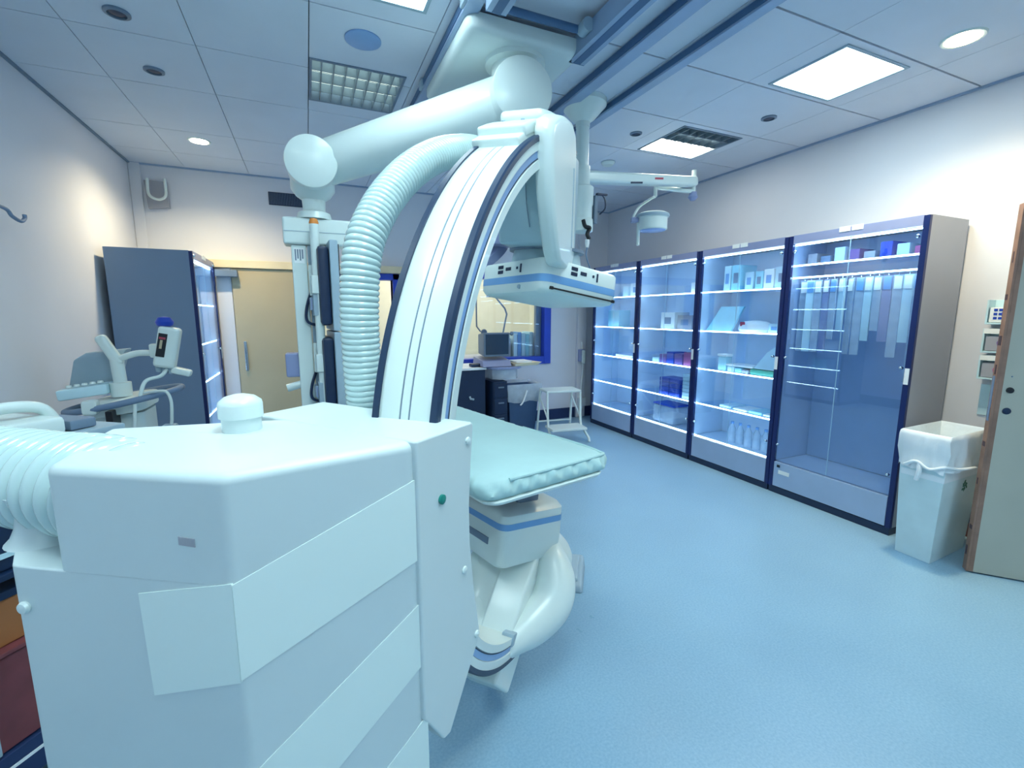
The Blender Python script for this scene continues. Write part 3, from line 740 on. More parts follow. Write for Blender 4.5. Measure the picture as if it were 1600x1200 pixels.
# swept web on the far side of the ridge
rg = []
for k_, p in enumerate(fp):
    f_ = k_ / (len(fp) - 1); wo = .21 - .13 * f_
    t = (fp[min(k_ + 1, len(fp) - 1)] - fp[max(k_ - 1, 0)]).normalized(); nn = Vector((-t.z, 0, t.x)); nn = nn if nn.x > 0 else -nn
    A_ = p + Vector((0, -.045, 0)) + nn * .004; B_ = p + Vector((0, -wo, 0)) + nn * .02; C_ = p + Vector((0, -(.045 + wo) / 2, 0)) + nn * .045
    row = [A_ * (1 - q_) ** 2 + C_ * 2 * q_ * (1 - q_) + B_ * q_ ** 2 for q_ in (0, .2, .4, .6, .8, 1)]
    rg.append(row + [B_ + nn * .06, A_ + nn * .09])
MB(MC).loft(rg).build('hood_wing', 'white', ca, ang=45)
b = MB(MC); b.loft([[(r * math.cos(R(t)), n, r * math.sin(R(t))) for r, n in ((.81, .035), (.81, .079), (.85, .079), (.85, .035))] for t in (246, 248, 250)]); b.build('hood_clip', 'grey', ca, bevel=.004)

# corrugated hoses
def hose(P, rad, pitch, depth, seg=32, name='corrugated_hose'):
    pts = resample(spline(P, 24), pitch / 8)
    rr = [(rad[0] + (rad[1] - rad[0]) * k / len(pts)) - depth * (1 - abs(math.sin(math.pi * k / 8)) ** .7) for k in range(len(pts))]
    return MB().tube(pts, rr, seg).build(name, 'hose', ca, ang=60)
hose([(.117, 1.146, 1.14), (.113, 1.135, 1.25), (.111, 1.129, 1.317), (.111, 1.119, 1.436), (.122, 1.12, 1.551), (.153, 1.143, 1.634), (.211, 1.195, 1.722), (.293, 1.271, 1.808), (.403, 1.375, 1.885), (.539, 1.507, 1.945), (.66, 1.62, 1.95), (.74, 1.68, 1.90)],
     (.0435, .046), .0135, .0038)
hose([(-.98, 1.10, .08), (-1.0, 1.14, .5), (-.95, 1.20, .88), (-.80, 1.24, 1.06), (-.66, 1.23, 1.115), (-.52, 1.13, 1.122), (-.43, 1.045, 1.126), (-.345, .965, 1.133), (-.29, .915, 1.128), (-.235, .872, 1.112)], (.093, .088), .033, .016, 40)

# ------------------------------------------------------------------ patient table
pt = thing('patient_table', 'narrow patient table with teal sheet under the flat detector', 'table', (.5, 2.4, 0))
td = Vector((-.218, .976, 0)); tn = Vector((.976, .218, 0)); te = Vector((.44, 1.20, 0))
MTb = Matrix(((tn.x, td.x, 0, te.x), (tn.y, td.y, 0, te.y), (0, 0, 1, 0), (0, 0, 0, 1)))
TW = .55; TL = 1.42
MB(MTb).loft([[(x, y, z) for x, y in rrect(.015 + d, TW - .03 - d, -.005 + d, TL + .01 - d, .05, 5)] for z, d in ((.845, .03), (.853, .004), (.862, 0), (.866, .003))]).build('table_top', 'white', pt)
MB(MTb).loft([[(x, y, z) for x, y in rrect(.017 + d, TW - .032 - d, -.003 + d, TL - d, .05, 5)] for z, d in ((.842, .04), (.846, .02))]).build('underside', 'navy', pt)
# mattress with gathered sheet at the end
rng = random.Random(3)
def edge_ring(z, d, wr):
    P = []; base = rrect(d, TW - d, d, TL - d, .055, 6); b0 = rrect(0, TW, 0, TL, .055, 6)
    out_ = []
    for i0, ((x0, y0), (x1, y1)) in enumerate(zip(base, base[1:] + base[:1])):
        q0, q1 = b0[i0], b0[(i0 + 1) % len(b0)]
        L = math.hypot(q1[0] - q0[0], q1[1] - q0[1]); k = max(1, int(L / .007))
        for i in range(k): out_.append((x0 + (x1 - x0) * i / k, y0 + (y1 - y0) * i / k))
    for i, (x, y) in enumerate(out_):
        a = math.sin(x * 95 + z * 70) * .6 + math.sin(x * 173 + y * 151 - z * 120) * .4 + math.sin(y * 80 + z * 60) * .4
        dx, dy = x - TW / 2, 0
        s_ = 1 if y < .1 else .55
        P.append((x + wr * a * (1 if x > TW / 2 else -1) * (0 if .05 < x < TW - .05 else 1) * s_, y + wr * a * (-1 if y < 1 else 1) * (1 if .02 < x < TW - .02 else .3) * s_, z + wr * .5 * a))
    return P
MB(MTb).loft([edge_ring(.864, .012, .002), edge_ring(.872, .003, .005), edge_ring(.884, -.002, .0075), edge_ring(.898, -.002, .0075), edge_ring(.910, .003, .0055), edge_ring(.920, .012, .003), edge_ring(.925, .024, .001), edge_ring(.927, .05, .0)]).build('mattress', 'sheet', pt, ang=70)
MB(MTb).tube(spline([(TW - .02, .5, .922), (TW - .012, .2, .923), (TW - .02, .05, .922), (TW - .07, .015, .921), (.10, .012, .920)], 8), .006, 8).build('sheet_hem', 'sheet', pt)
MB(MTb).bx(.10, .44, .75, 1.30, .70, .842).build('carrier', 'grey', pt, bevel=.03)
MB(MTb).loft([[(x, y, z) for x, y in rrect(.14, .40, .85, 1.2, .08)] for z in (.05, .70)]).build('pedestal', 'white', pt)
MB(MTb).loft([[(x, y, z) for x, y in rrect(.05, .49, .7, 1.36, .12)] for z in (.0, .05)]).build('base', 'grey', pt)
# foot switch on floor behind the hood
t = thing('foot_switch', 'grey-blue foot switch on the floor behind the C-arm hood', 'foot switch', (1.20, 2.0, 0), R(-35))
mm = PM[t.name]['mw']
b = MB(mm); b.loft([[(-.10, -.13, 0), (.10, -.13, 0), (.10, .13, 0), (-.10, .13, 0)], [(-.09, -.11, .035), (.09, -.11, .035), (.09, .12, .085), (-.09, .12, .085)]]); b.build('base', 'grey', t, bevel=.012)
b = MB(mm); b.loft([[(-.07, -.09, .04), (.07, -.09, .04), (.07, .09, .083), (-.07, .09, .083)], [(-.065, -.08, .055), (.065, -.08, .055), (.065, .085, .1), (-.065, .085, .1)]]); b.build('pedal', 'grey', t, bevel=.005)

# ------------------------------------------------------------------ ceiling column with exam lamp
lc = thing('lamp_column', 'pale ceiling column with swing arms and a hanging exam lamp', 'exam lamp', (1.715, 2.75, ZC))
MB().lathe([(.15, .0), (.15, -.03), (.13, -.05), (.075, -.11), (.046, -.13), (.046, -.16)], (1.715, 2.75, ZC - .0), 36).build('flange', 'white', lc)
MB().cyl((1.715, 2.75, 2.64), (1.715, 2.75, 2.22), .043, seg=28).build('pole', 'white', lc)
MB().lathe([(.045, .0), (.072, -.02), (.072, -.13), (.066, -.14), (.066, -.22), (.072, -.225), (.072, -.30), (.05, -.31)], (1.725, 2.75, 2.27), 32).build('hub', 'white', lc)
bx_ = MB(); bx_.use('midgrey').bx(1.79, 1.815, 2.70, 2.76, 2.02, 2.2); bx_.build('bracket', None, lc, bevel=.004)
j1 = Vector((1.715, 2.75, 2.31)); j2 = Vector((2.96, 3.03, 2.51)); j3 = Vector((2.63, 3.10, 2.43))
def slab_arm(p, q_, w0, h0, nm, m='white'):
    d = (q_ - p); L = d.length; dn = d.normalized(); sd = dn.cross(Z).normalized(); u = sd.cross(dn)
    MB().obox((p + q_) / 2, dn, sd, u, L, w0, h0).build(nm, m, lc, bevel=min(w0, h0) * .3, seg=3)
slab_arm(j1 + Vector((0, 0, .005)), j2 - Vector((0, 0, .02)), .10, .075, 'swing_arm')
MB().lathe([(.055, .07), (.055, -.05), (.05, -.06)], j1, 28).build('arm_collar', 'white', lc)
MB().obox(j1.lerp(j2, .60) + Vector((.0, -.052, -.01)), (j2 - j1), (0, 1, 0), (0, 0, 1), .10, .003, .014).build('warning_label', 'red', lc, smooth=False)['label'] = 'red warning strip'
MB().obox(j1.lerp(j2, .40) + Vector((0, -.052, -.04)), (j2 - j1), (0, 1, 0), (0, 0, 1), .13, .003, .012).build('vent_slot', 'navy', lc, smooth=False)
MB().cyl(j2 + Vector((0, 0, .07)), j2 - Vector((0, 0, .12)), .019, seg=20).build('elbow', 'white', lc)
slab_arm(j2 - Vector((.0, 0, .095)), j3 + Vector((0, 0, .0)), .035, .03, 'spring_arm')
MB().lathe([(.03, .02), (.03, -.0), (.04, -.02), (.02, -.045)], j2 - Vector((0, 0, .12)), 20).build('elbow_cap', 'lav', lc)
MB().cyl(j3 + Vector((0, 0, .03)), j3 - Vector((0, 0, .07)), .015, seg=16).build('stem', 'white', lc)
rt = Vector((.915, -.403, 0)); lh = Vector((2.665, 3.16, 2.19))
MB().tube(spline([j3 - Vector((0, 0, .07)), j3 - Vector((0, 0, .085)) - rt * .03, lh - rt * .11 + Z * .11, lh - rt * .155 + Z * .04, lh - rt * .165 - Z * .0], 8), .010, 12).build('yoke', 'white', lc)
lamp = MB().lathe([(.001, .062), (.10, .058), (.128, .045), (.128, .02), (.118, .012), (.118, -.075), (.112, -.082), (.001, -.083)], lh, 40).build('lamp_head', 'white', lc)
MB().lathe([(.108, -.0815), (.10, -.087), (.001, -.092)], lh, 36).build('lens', 'lampface', lamp)
MB().lathe([(.131, .042), (.133, .03), (.131, .02)], lh, 40).build('rim', 'grey', lamp)
MB().obox(lh - rt * .15 + Z * .0, rt, rt.cross(Z), Z, .06, .05, .04).build('yoke_joint', 'lav', lc, bevel=.006)
MB().lathe([(.018, .02), (.016, -.06), (.016, -.065), (.013, -.07), (.014, -.17), (.001, -.175)], lh - rt * .115 - Z * .03, 18).build('handle', 'white', lc)
# hanging cables on the column
MB().tube(spline([(1.80, 2.72, 2.19), (1.83, 2.70, 2.21), (1.86, 2.69, 2.18), (1.865, 2.69, 2.12), (1.83, 2.70, 2.08)], 6), .005, 8).build('cable_loop', 'navy', lc)
MB().bx(1.80, 1.88, 2.685, 2.71, 2.20, 2.213).build('cable_hook', 'navy', lc, bevel=.003)
k = MB(); k.tube(spline([(1.69, 2.68, 2.03), (1.70, 2.67, 1.99), (1.735, 2.67, 1.98), (1.71, 2.66, 1.94), (1.73, 2.665, 1.91)], 6), .013, 8); k.build('cable_bundle', 'black', lc)
MB().lathe([(.014, .02), (.016, 0), (.01, -.03)], (1.715, 2.665, 1.885), 14).build('connector', 'paper', lc)
MB().tube(spline([(1.715, 2.665, 1.86), (1.71, 2.665, 1.80), (1.745, 2.67, 1.72), (1.75, 2.67, 1.66)], 6), .005, 8).build('cable', 'slate', lc)

# ------------------------------------------------------------------ glass cabinets
SHELF_Z = (1.622, 1.268, .912, .578)
def cabinet(loc, rz, label, depth=.43, W=.865, H=2.0, shelves=SHELF_Z, side='taupe', inner='inside', grp='lit glass-fronted cabinets', drawer_line=False):
    t = thing('glass_cabinet', label, 'glass cabinet', loc, rz, grp)
    mw = PM[t.name]['mw']
    def B(): return MB(mw)
    b = B(); b.use(side)
    b.bx(.02, depth, 0.0, .02, .05, H); b.bx(.02, depth, W - .02, W, .05, H)
    b.bx(.02, depth, .02, W - .02, H - .03, H); b.bx(depth - .02, depth, .02, W - .02, .05, H - .03)
    b.build('carcass', None, t, bevel=.003)
    b = B(); b.use(inner); b.bx(depth - .026, depth - .0205, .022, W - .022, .26, H - .035); b.bx(.03, depth - .027, .0205, .0245, .26, H - .035); b.bx(.03, depth - .027, W - .0245, W - .0205, .26, H - .035)
    b.bx(.03, depth - .03, .026, W - .026, .245, .258)
    b.build('lining', None, t, smooth=False)
    for y in (0, W - .032):
        B().bx(-.004, .022, y, y + .032, .05, H - .004).build('front_post', 'darkblue', t, bevel=.003)
    B().bx(-.002, .02, .032, W - .032, H - .062, H).build('header', 'lav', t, bevel=.003)
    for y in (W / 2 - .075, W / 2 + .005): B().bx(-.005, -.002, y, y + .07, H - .028, H + .006).build('header_plate', 'paper', t, smooth=False)
    B().bx(.0, depth - .02, .004, W - .004, 0, .05).build('plinth', 'navy', t, smooth=False)
    B().bx(-.002, .02, .034, W - .034, .055, .255).build('base_panel', 'drawer', t, bevel=.003)
    for s_, (y0, y1) in ((-1, (.033, W / 2 - .002)), (1, (W / 2 + .002, W - .033))):
        d = B().bx(.002, .008, y0, y1, .268, H - .066).build('door', 'glass', t, smooth=False)
        yk = y0 + .018 if s_ < 0 else y1 - .018
        for z in (.40, 1.09, 1.88):
            B().lathe([(.012, .0), (.012, -.008), (.007, -.016), (.001, -.018)], (.002, yk, z), 14, (1, 0, 0)).build('hinge', 'chrome', d)
    B().bx(.0055, .009, W / 2 - .002, W / 2 + .002, .268, H - .066).build('door_seal', 'pale', t, smooth=False)
    B().bx(-.007, -.004, .004, .028, .99, 1.09).build('lock_plate', 'paper', t, smooth=False)
    B().bx(.022, .034, .034, W - .034, H - .076, H - .068).build('light_strip', 'led_e', t, smooth=False)
    for z in shelves:
        sh = B().bx(.03, depth - .03, .026, W - .026, z - .008, z).build('glass_shelf', 'shelfglass', t, smooth=False)
        B().bx(.026, .0305, .03, W - .03, z - .009, z + .0015).build('light_strip', 'led_e', sh, smooth=False)
    if len(shelves) > 1: B().bx(.026, .031, .03, W - .03, .259, .264).build('light_strip', 'led_e', t, smooth=False)
    return t
CY = [1.572, 2.442, 3.312, 4.182]; CX = 3.36
cabinet((CX, CY[3], 0), 0, 'farthest of the four glass cabinets on the right, nearly empty')
cabinet((CX, CY[2], 0), 0, 'second farthest glass cabinet, blue boxes on its lower shelf')
cabinet((CX, CY[1], 0), 0, 'second nearest glass cabinet, packed with white boxes and packs')
c4 = cabinet((CX, CY[0], 0), 0, 'nearest glass cabinet with hanging catheter pouches and taupe side', shelves=(1.782,), inner='drawer')
gl = cabinet((-.80, 5.33, 0), math.pi, 'slate-sided glass cabinet against the left wall', depth=.55, W=.92, H=1.915, shelves=(1.50, 1.17, .85, .55), side='slate', grp=None)
b = MB(); b.use('black').bx(CX - .006, CX - .002, 2.35, 2.375, .215, .235); b.use('paper').bx(CX - .005, CX - .002, 2.27, 2.36, .165, .195)
o = b.build('base_label', None, c4, smooth=False); o['label'] = 'white sticker and small black square'
# hanging rail and pouches in the nearest cabinet
t = thing('hanging_rail', 'chrome hanging rail with lit edge inside the nearest glass cabinet', 'rail', (3.5, 2.0, 1.69))
MB().cyl((3.47, 1.60, 1.69), (3.47, 2.41, 1.69), .007, seg=12).build('bar', 'chrome', t)
MB().bx(3.40, 3.405, 1.60, 2.41, 1.685, 1.695).build('light_strip', 'led_e', t, smooth=False)
MB().bx(3.44, 3.50, 1.592, 1.60, 1.66, 1.72).build('bracket', 'chrome', t)
r2 = random.Random(5)
kinds = ['clearpack', 'pale', 'clearpack', 'lav', 'clearpack', 'pale', 'clearpack']
for k in range(14):
    y = 1.64 + k * .056; L = r2.choice([.45, .55, .7, .38]); wd = .05; x = 3.47 + r2.uniform(-.008, .008)
    t = thing('catheter_pouch', 'long clear catheter pouch hanging in the nearest glass cabinet', 'pouch', (x, y, 1.69), R(r2.uniform(-25, 25)), 'hanging catheter pouches')
    mw = PM[t.name]['mw']; mk = kinds[k % 7]
    b = MB(mw); b.loft([[(-.003, -wd / 2, -.02), (.003, -wd / 2, -.02), (.003, wd / 2, -.02), (-.003, wd / 2, -.02)], [(-.006, -wd / 2, -L * .5), (.008, -wd / 2, -L * .5), (.008, wd / 2, -L * .5), (-.006, wd / 2, -L * .5)], [(-.002, -wd / 2, -L), (.002, -wd / 2, -L), (.002, wd / 2, -L), (-.002, wd / 2, -L)]])
    b.build('sleeve', mk, t)
    MB(mw).bx(-.009, -.0045, -wd / 2 + .006, wd / 2 - .006, -.11, -.03).build('label_card', 'paper' if k % 3 else 'bluestripe', t, smooth=False)
    MB(mw).tube([(0, -.0, -.02), (0, .0, .0), (0, .004, .012)], .002, 6).build('hook', 'chrome', t)
# packs on the top shelf of the nearest cabinet
cols = ['magenta', 'pale', 'royal', 'taupe', 'purple', 'pale', 'slate', 'taupe']
for k, cc in enumerate(cols):
    y = 1.63 + k * .097; h = .06 + .05 * ((k * 7) % 3) / 2
    o = MB().bx(3.50, 3.66, y, y + .07, 1.783, 1.783 + h).build('supply_box', cc, bevel=.004)
    names = {'magenta': 'pink', 'pale': 'pale', 'royal': 'deep blue', 'taupe': 'taupe', 'purple': 'purple', 'slate': 'slate'}
    ords = ['first', 'second', 'third', 'fourth', 'fifth', 'sixth', 'seventh', 'eighth']
    tag(o, '%s supply box on the nearest cabinet top shelf, %s from the bin side' % (names[cc], ords[k]), 'box', 'boxes on the nearest cabinet top shelf')

# contents of the second nearest cabinet (y 2.44-3.31)
def box_item(x0, x1, y0, y1, z, h, m, name, label, cat, grp=None, lid=None, bevel=.004, front=None):
    t = thing(name, label, cat, ((x0 + x1) / 2, (y0 + y1) / 2, z), 0, grp)
    MB().bx(x0, x1, y0, y1, z, z + h).build('body', m, t, bevel=bevel)
    if lid: MB().bx(x0 - .004, x1 + .004, y0 - .004, y1 + .004, z + h, z + h + .012).build('lid', lid, t, bevel=.003)
    if front: MB().bx(x0 - .0015, x0, y0 + (y1 - y0) * .25, y0 + (y1 - y0) * .75, z + h * .3, z + h * .7).build('front_label', front, t, smooth=False)
    return t
z1, z2, z3, z4, z5 = 1.623, 1.269, .913, .579, .259
for k, (y0, y1, h, m_, lb) in enumerate(((2.48, 2.60, .17, 'pale', 'wide pale carton at the bin end of the top shelf'), (2.61, 2.70, .16, 'paper', 'white carton next to the wide pale carton'),
        (2.71, 2.78, .15, 'cyanpack', 'small cyan carton among white cartons'), (2.80, 2.88, .15, 'pale', 'pale carton in the middle of the top shelf'), (2.93, 3.02, .22, 'cyanpack', 'tall cyan box'), (3.03, 3.10, .22, 'pale', 'tall pale box beside the tall cyan box'))):
    box_item(3.45, 3.65, y0, y1, z1, h, m_, 'supply_carton', lb + ', second nearest cabinet', 'carton', 'cartons on the second nearest cabinet top shelf', front='bluestripe' if k % 2 else 'slate')
t = thing('folder', 'pale cyan folder leaning on the second nearest cabinet middle shelf', 'folder', (3.55, 3.12, z2))
b = MB(); b.loft([[(3.44, 2.98, z2), (3.46, 2.98, z2), (3.46, 3.26, z2), (3.44, 3.26, z2)], [(3.55, 2.95, z2 + .22), (3.57, 2.95, z2 + .22), (3.57, 3.20, z2 + .22), (3.55, 3.20, z2 + .22)]]); b.build('cover', 'cyanpack', t)
b = MB(); b.loft([[(3.462, 2.99, z2), (3.472, 2.99, z2), (3.472, 3.25, z2), (3.462, 3.25, z2)], [(3.571, 2.96, z2 + .21), (3.58, 2.96, z2 + .21), (3.58, 3.19, z2 + .21), (3.571, 3.19, z2 + .21)]]); b.build('sheets', 'paper', t)
t = thing('soft_pack', 'soft white pack with small red label, second nearest cabinet', 'pack', (3.5, 2.86, z2))
b = MB(); b.loft([ov(3.52, 2.77, .10, .155, z2 + .001), ov(3.52, 2.77, .115, .16, z2 + .02), ov(3.52, 2.79, .10, .14, z2 + .06), ov(3.53, 2.81, .06, .09, z2 + .09), ov(3.53, 2.81, .01, .02, z2 + .098)]); b.build('wrap', 'paper', t)
MB().bx(3.425, 3.43, 2.83, 2.875, z2 + .05, z2 + .085).build('red_label', 'red', t, smooth=False)
box_item(3.42, 3.58, 2.50, 2.60, z2, .075, 'pale', 'small_box', 'low pale box at the bin end, below the white cartons', 'box', front='bluestripe')
t = thing('plastic_jug', 'pale cyan lidded jug on the second nearest cabinet shelf', 'jug', (3.46, 3.05, z3))
MB().bx(3.43, 3.51, 3.0, 3.09, z3, z3 + .13).build('body', 'cyanpack', t, bevel=.012)
MB().bx(3.425, 3.515, 2.992, 3.098, z3 + .13, z3 + .15).build('lid', 'paper', t, bevel=.005)
for k, (y, m_, nm) in enumerate(((2.94, 'pale', 'pale flat pack lying beside the lidded jug'), (2.86, 'cyanpack', 'cyan flat pack lying mid shelf'), (2.79, 'taupe', 'taupe flat pack lying left of the clear bag'))):
    o = MB().bx(3.42, 3.60, y - .035, y + .035, z3, z3 + .05 - .008 * k).build('flat_pack', m_, bevel=.01)
    tag(o, nm + ', second nearest cabinet', 'pack', 'flat packs beside the jug')
o = MB().bx(3.42, 3.60, 2.72, 2.99, z3 + .052, z3 + .068).build('instrument_pack', 'paper', bevel=.006); tag(o, 'thin white pack laid over the flat packs beside the jug', 'pack')
t = thing('tray_bag', 'clear bagged tray with green base in second nearest cabinet', 'tray', (3.5, 2.57, z3))
MB().bx(3.42, 3.64, 2.475, 2.74, z3, z3 + .05).build('tray', 'greenpack', t, bevel=.01)
b = MB(); b.loft([[(3.42, 2.475, z3 + .051), (3.64, 2.475, z3 + .051), (3.64, 2.72, z3 + .051), (3.42, 2.72, z3 + .051)], [(3.50, 2.475, z3 + .19), (3.62, 2.475, z3 + .19), (3.62, 2.66, z3 + .19), (3.50, 2.66, z3 + .19)], [(3.55, 2.48, z3 + .235), (3.60, 2.48, z3 + .235), (3.60, 2.63, z3 + .235), (3.55, 2.63, z3 + .235)]]); b.build('bag', 'pale', t, bevel=.015)
MB().bx(3.49, 3.50, 2.50, 2.62, z3 + .15, z3 + .165).build('print', 'greenpack', t, smooth=False)
for k, (y, w_, m_) in enumerate(((2.53, .11, 'paper'), (2.66, .13, 'cyanpack'), (2.81, .14, 'paper'), (2.97, .12, 'pale'))):
    o = MB().bx(3.42, 3.62, y - w_ / 2, y + w_ / 2, z4 + .001, z4 + .02 + .006 * (k % 2)).build('sterile_pack', m_, bevel=.006)
    tag(o, ('white' if m_ == 'paper' else 'cyan' if m_ == 'cyanpack' else 'pale') + ' flat sterile pack, %s from the bin side, low glass shelf of second nearest cabinet' % ords[k], 'pack', 'sterile packs on the low shelf')
for k in range(5):
    y = 2.60 + k * .085
    t = thing('saline_bottle', 'clear saline bottle on the bottom of the second nearest cabinet', 'bottle', (3.50, y, z5), 0, 'saline bottles')
    MB().lathe([(.03, 0), (.032, .01), (.032, .13), (.014, .165), (.012, .175)], (3.50, y, z5), 18).build('body', 'clearpack', t)
    MB().lathe([(.014, .175), (.014, .195), (.001, .196)], (3.50, y, z5), 14).build('cap', 'bluestripe', t)
# second farthest cabinet (y 3.31-4.18)
o = MB().bx(3.42, 3.56, 3.40, 3.46, z1, z1 + .10).build('tissue_box', 'paper', bevel=.006); tag(o, 'small white box alone on a top shelf, second farthest cabinet', 'box')
for k, (y, w_, h, m_, lb) in enumerate(((3.44, .13, .13, 'magenta', 'pink pack'), (3.575, .11, .11, 'purple', 'purple pack nearest the pink one'), (3.695, .10, .12, 'royal', 'deep blue pack'), (3.80, .10, .09, 'purple', 'purple pack at the far end'), (3.91, .10, .05, 'pale', 'low pale pack'))):
    box_item(3.42, 3.60, y - w_ / 2, y + w_ / 2, z3, h, m_, 'supply_pack', lb + ' above the blue boxes, second farthest cabinet', 'pack', 'coloured packs on the middle shelf')
for r_ in range(4):
    for c_ in range(2):
        o = MB().bx(3.41, 3.60, 3.53 + c_ * .15, 3.67 + c_ * .15, z4 + .001 + r_ * .046, z4 + .044 + r_ * .046).build('blue_box', 'royal', bevel=.004)
        tag(o, 'royal blue box, %s of its stack, %s stack in the second farthest cabinet' % (['bottom', 'second', 'third', 'top'][r_], ['nearer', 'farther'][c_]), 'box', 'royal blue boxes')
for r_ in range(7):
    o = MB().bx(3.42, 3.60, 3.36, 3.50, z4 + .001 + r_ * .036, z4 + .034 + r_ * .036).build('white_box', 'pale', bevel=.003)
    tag(o, 'flat white box, %s of the tall white stack beside the blue boxes' % (['bottom', 'second', 'third', 'fourth', 'fifth', 'sixth', 'topmost'][r_]), 'box', 'flat white boxes')
t = thing('water_jug', 'clear blue plastic container on the bottom, second farthest cabinet', 'container', (3.55, 3.78, z5))
MB().bx(3.44, 3.66, 3.62, 3.95, z5, z5 + .19).build('body', 'clearpack', t, bevel=.03); MB().bx(3.445, 3.655, 3.625, 3.945, z5 + .19, z5 + .21).build('lid', 'royal', t, bevel=.008)
for y, m_, lb in ((3.56, 'taupe', 'taupe carton'), (3.80, 'paper', 'white carton')):
    box_item(3.46, 3.66, y - .1, y + .1, z2, .17 if m_ == 'paper' else .14, m_, 'carton', lb + ' on the upper shelf of the second farthest cabinet', 'carton', front='slate')
# farthest cabinet (y 4.18-5.05)
box_item(3.45, 3.62, 4.22, 4.42, z1 + .0, .15, 'paper', 'carton', 'white carton on top shelf, farthest cabinet', 'carton', front='bluestripe')
box_item(3.45, 3.62, 4.46, 4.56, z1 + .0, .12, 'pale', 'carton', 'pale carton beside the white one, farthest cabinet', 'carton')
o = MB().bx(3.42, 3.62, 4.30, 4.62, z3, z3 + .03).build('paper_stack', 'paper', bevel=.003); tag(o, 'loose white paper stack on the farthest cabinet middle shelf', 'papers')
o = MB().bx(3.45, 3.62, 4.62, 4.84, z2, z2 + .2).build('pale_box', 'cyanpack', bevel=.006); tag(o, 'pale cyan box behind the glass of the farthest cabinet', 'box')
o = MB().bx(3.45, 3.62, 4.24, 4.34, z4, z4 + .22).build('pack_column', 'pale', bevel=.006); tag(o, 'upright pale pack, low shelf of farthest cabinet', 'pack')
# things in the left slate cabinet
for k, (z, y, m_, lb) in enumerate(((1.501, 4.75, 'pale', 'pale box on the top shelf'), (1.171, 4.95, 'paper', 'white box on the second shelf'), (.851, 4.7, 'paper', 'low white box on the third shelf'), (.851, 5.05, 'bluestripe', 'blue box on the third shelf'), (.551, 4.85, 'cyanpack', 'cyan box on the low shelf'))):
    o = MB().bx(-1.15, -.92, y - .12, y + .12, z, z + .14).build('stored_box', m_, bevel=.005); tag(o, lb + ' inside the slate-sided cabinet', 'box', 'boxes in the slate-sided cabinet')

# ------------------------------------------------------------------ white waste bin at right
def ins(poly, f): 
    cx = sum(p[0] for p in poly) / 4; cy = sum(p[1] for p in poly) / 4
    return [(cx + (x - cx) * f, cy + (y - cy) * f) for x, y in poly]
wbn = thing('waste_bin', 'tall white bin with liner and green recycling mark by cabinets', 'bin', (3.38, 1.34, 0))
bot = [(3.185, 1.28), (3.60, 1.30), (3.595, 1.47), (3.19, 1.455)]
top = [(3.075, 1.238), (3.49, 1.245), (3.515, 1.44), (3.105, 1.452)]
top = [(3.11, 1.235), (3.56, 1.25), (3.565, 1.475), (3.115, 1.462)]
b = MB(); b.loft([[(*p, 0) for p in bot], [(*p, .74) for p in top], [(*p, .74) for p in ins(top, .96)], [(*p, .02) for p in ins(bot, .94)]]); b.build('body', 'bin', wbn, bevel=.012, seg=3)
# liner folded over the rim
def lring(poly, z, amp, k=26, ph_=0):
    P = []
    for (x0, y0), (x1, y1) in zip(poly, poly[1:] + poly[:1]):
        L = Vector((x1 - x0, y1 - y0)); nx_, ny_ = L.y / L.length, -L.x / L.length
        for i in range(k):
            f = i / k; a = amp * (math.sin(f * 17 + z * 40 + ph_) * .5 + math.sin(f * 31 + ph_ * 2) * .4 + .6 * math.sin(f * math.pi))
            P.append((x0 + (x1 - x0) * f + nx_ * a, y0 + (y1 - y0) * f + ny_ * a, z + amp * .8 * math.sin(f * 9 + ph_)))
    return P
b = MB()
b.loft([lring(ins(top, .90), .50, 0), lring(ins(top, .955), .755, 0), lring(ins(top, .985), .768, 0), lring(ins(top, 1.03), .762, .0), lring(ins(top, 1.055), .74, .004), lring(ins(top, 1.035), .66, .010, ph_=1), lring(ins(top, .99), .58, .014, ph_=2), lring(ins(top, 1.0), .56, .012, ph_=2)], True, False)
b.build('liner', 'liner', wbn, ang=60)
MB().tube(spline([(3.095, 1.42, .57), (3.08, 1.36, .605), (3.085, 1.30, .575), (3.10, 1.24, .60), (3.2, 1.215, .585), (3.35, 1.21, .575)], 8), .008, 8).build('drawstring', 'liner', wbn)
MB().tube(spline([(3.085, 1.345, .60), (3.075, 1.34, .55), (3.08, 1.35, .50)], 5), .012, 8).build('knot', 'liner', wbn)
# recycling mark: three chasing arrows on the -Y face
fx = (Vector((3.585, 1.276, 0.3)) - Vector((3.15, 1.258, .3))).normalized()
fo = Vector((3.150, 1.2575, .45)); 
P0f, P1f = Vector((3.185, 1.28, 0)), Vector((3.60, 1.30, 0)); P2f, P3f = Vector((3.56, 1.25, .74)), Vector((3.11, 1.235, .74))
def face_pt(fu, fv, off): 
    a = P0f.lerp(P1f, fu); b_ = P3f.lerp(P2f, fu); p = a.lerp(b_, fv)
    nn = (P1f - P0f).cross(P3f - P0f).normalized(); return p + nn * off
b = MB()
for k in range(3):
    rot = 2 * math.pi * k / 3
    sh = [(-.62, -.50), (-.1, -.50), (-.1, -.72), (.32, -.36), (-.1, .0), (-.1, -.22), (-.45, -.22), (-.70, -.38)]
    sh = [(x * math.cos(rot) - y * math.sin(rot), x * math.sin(rot) + y * math.cos(rot)) for x, y in sh]
    b.loft([[face_pt(.60 + x * .10, .66 - .06 + y * .064, o_) for x, y in sh] for o_ in (.0012, .003)])
b.build('recycling_mark', 'greenmark', wbn, smooth=False)['label'] = 'green recycling arrows'

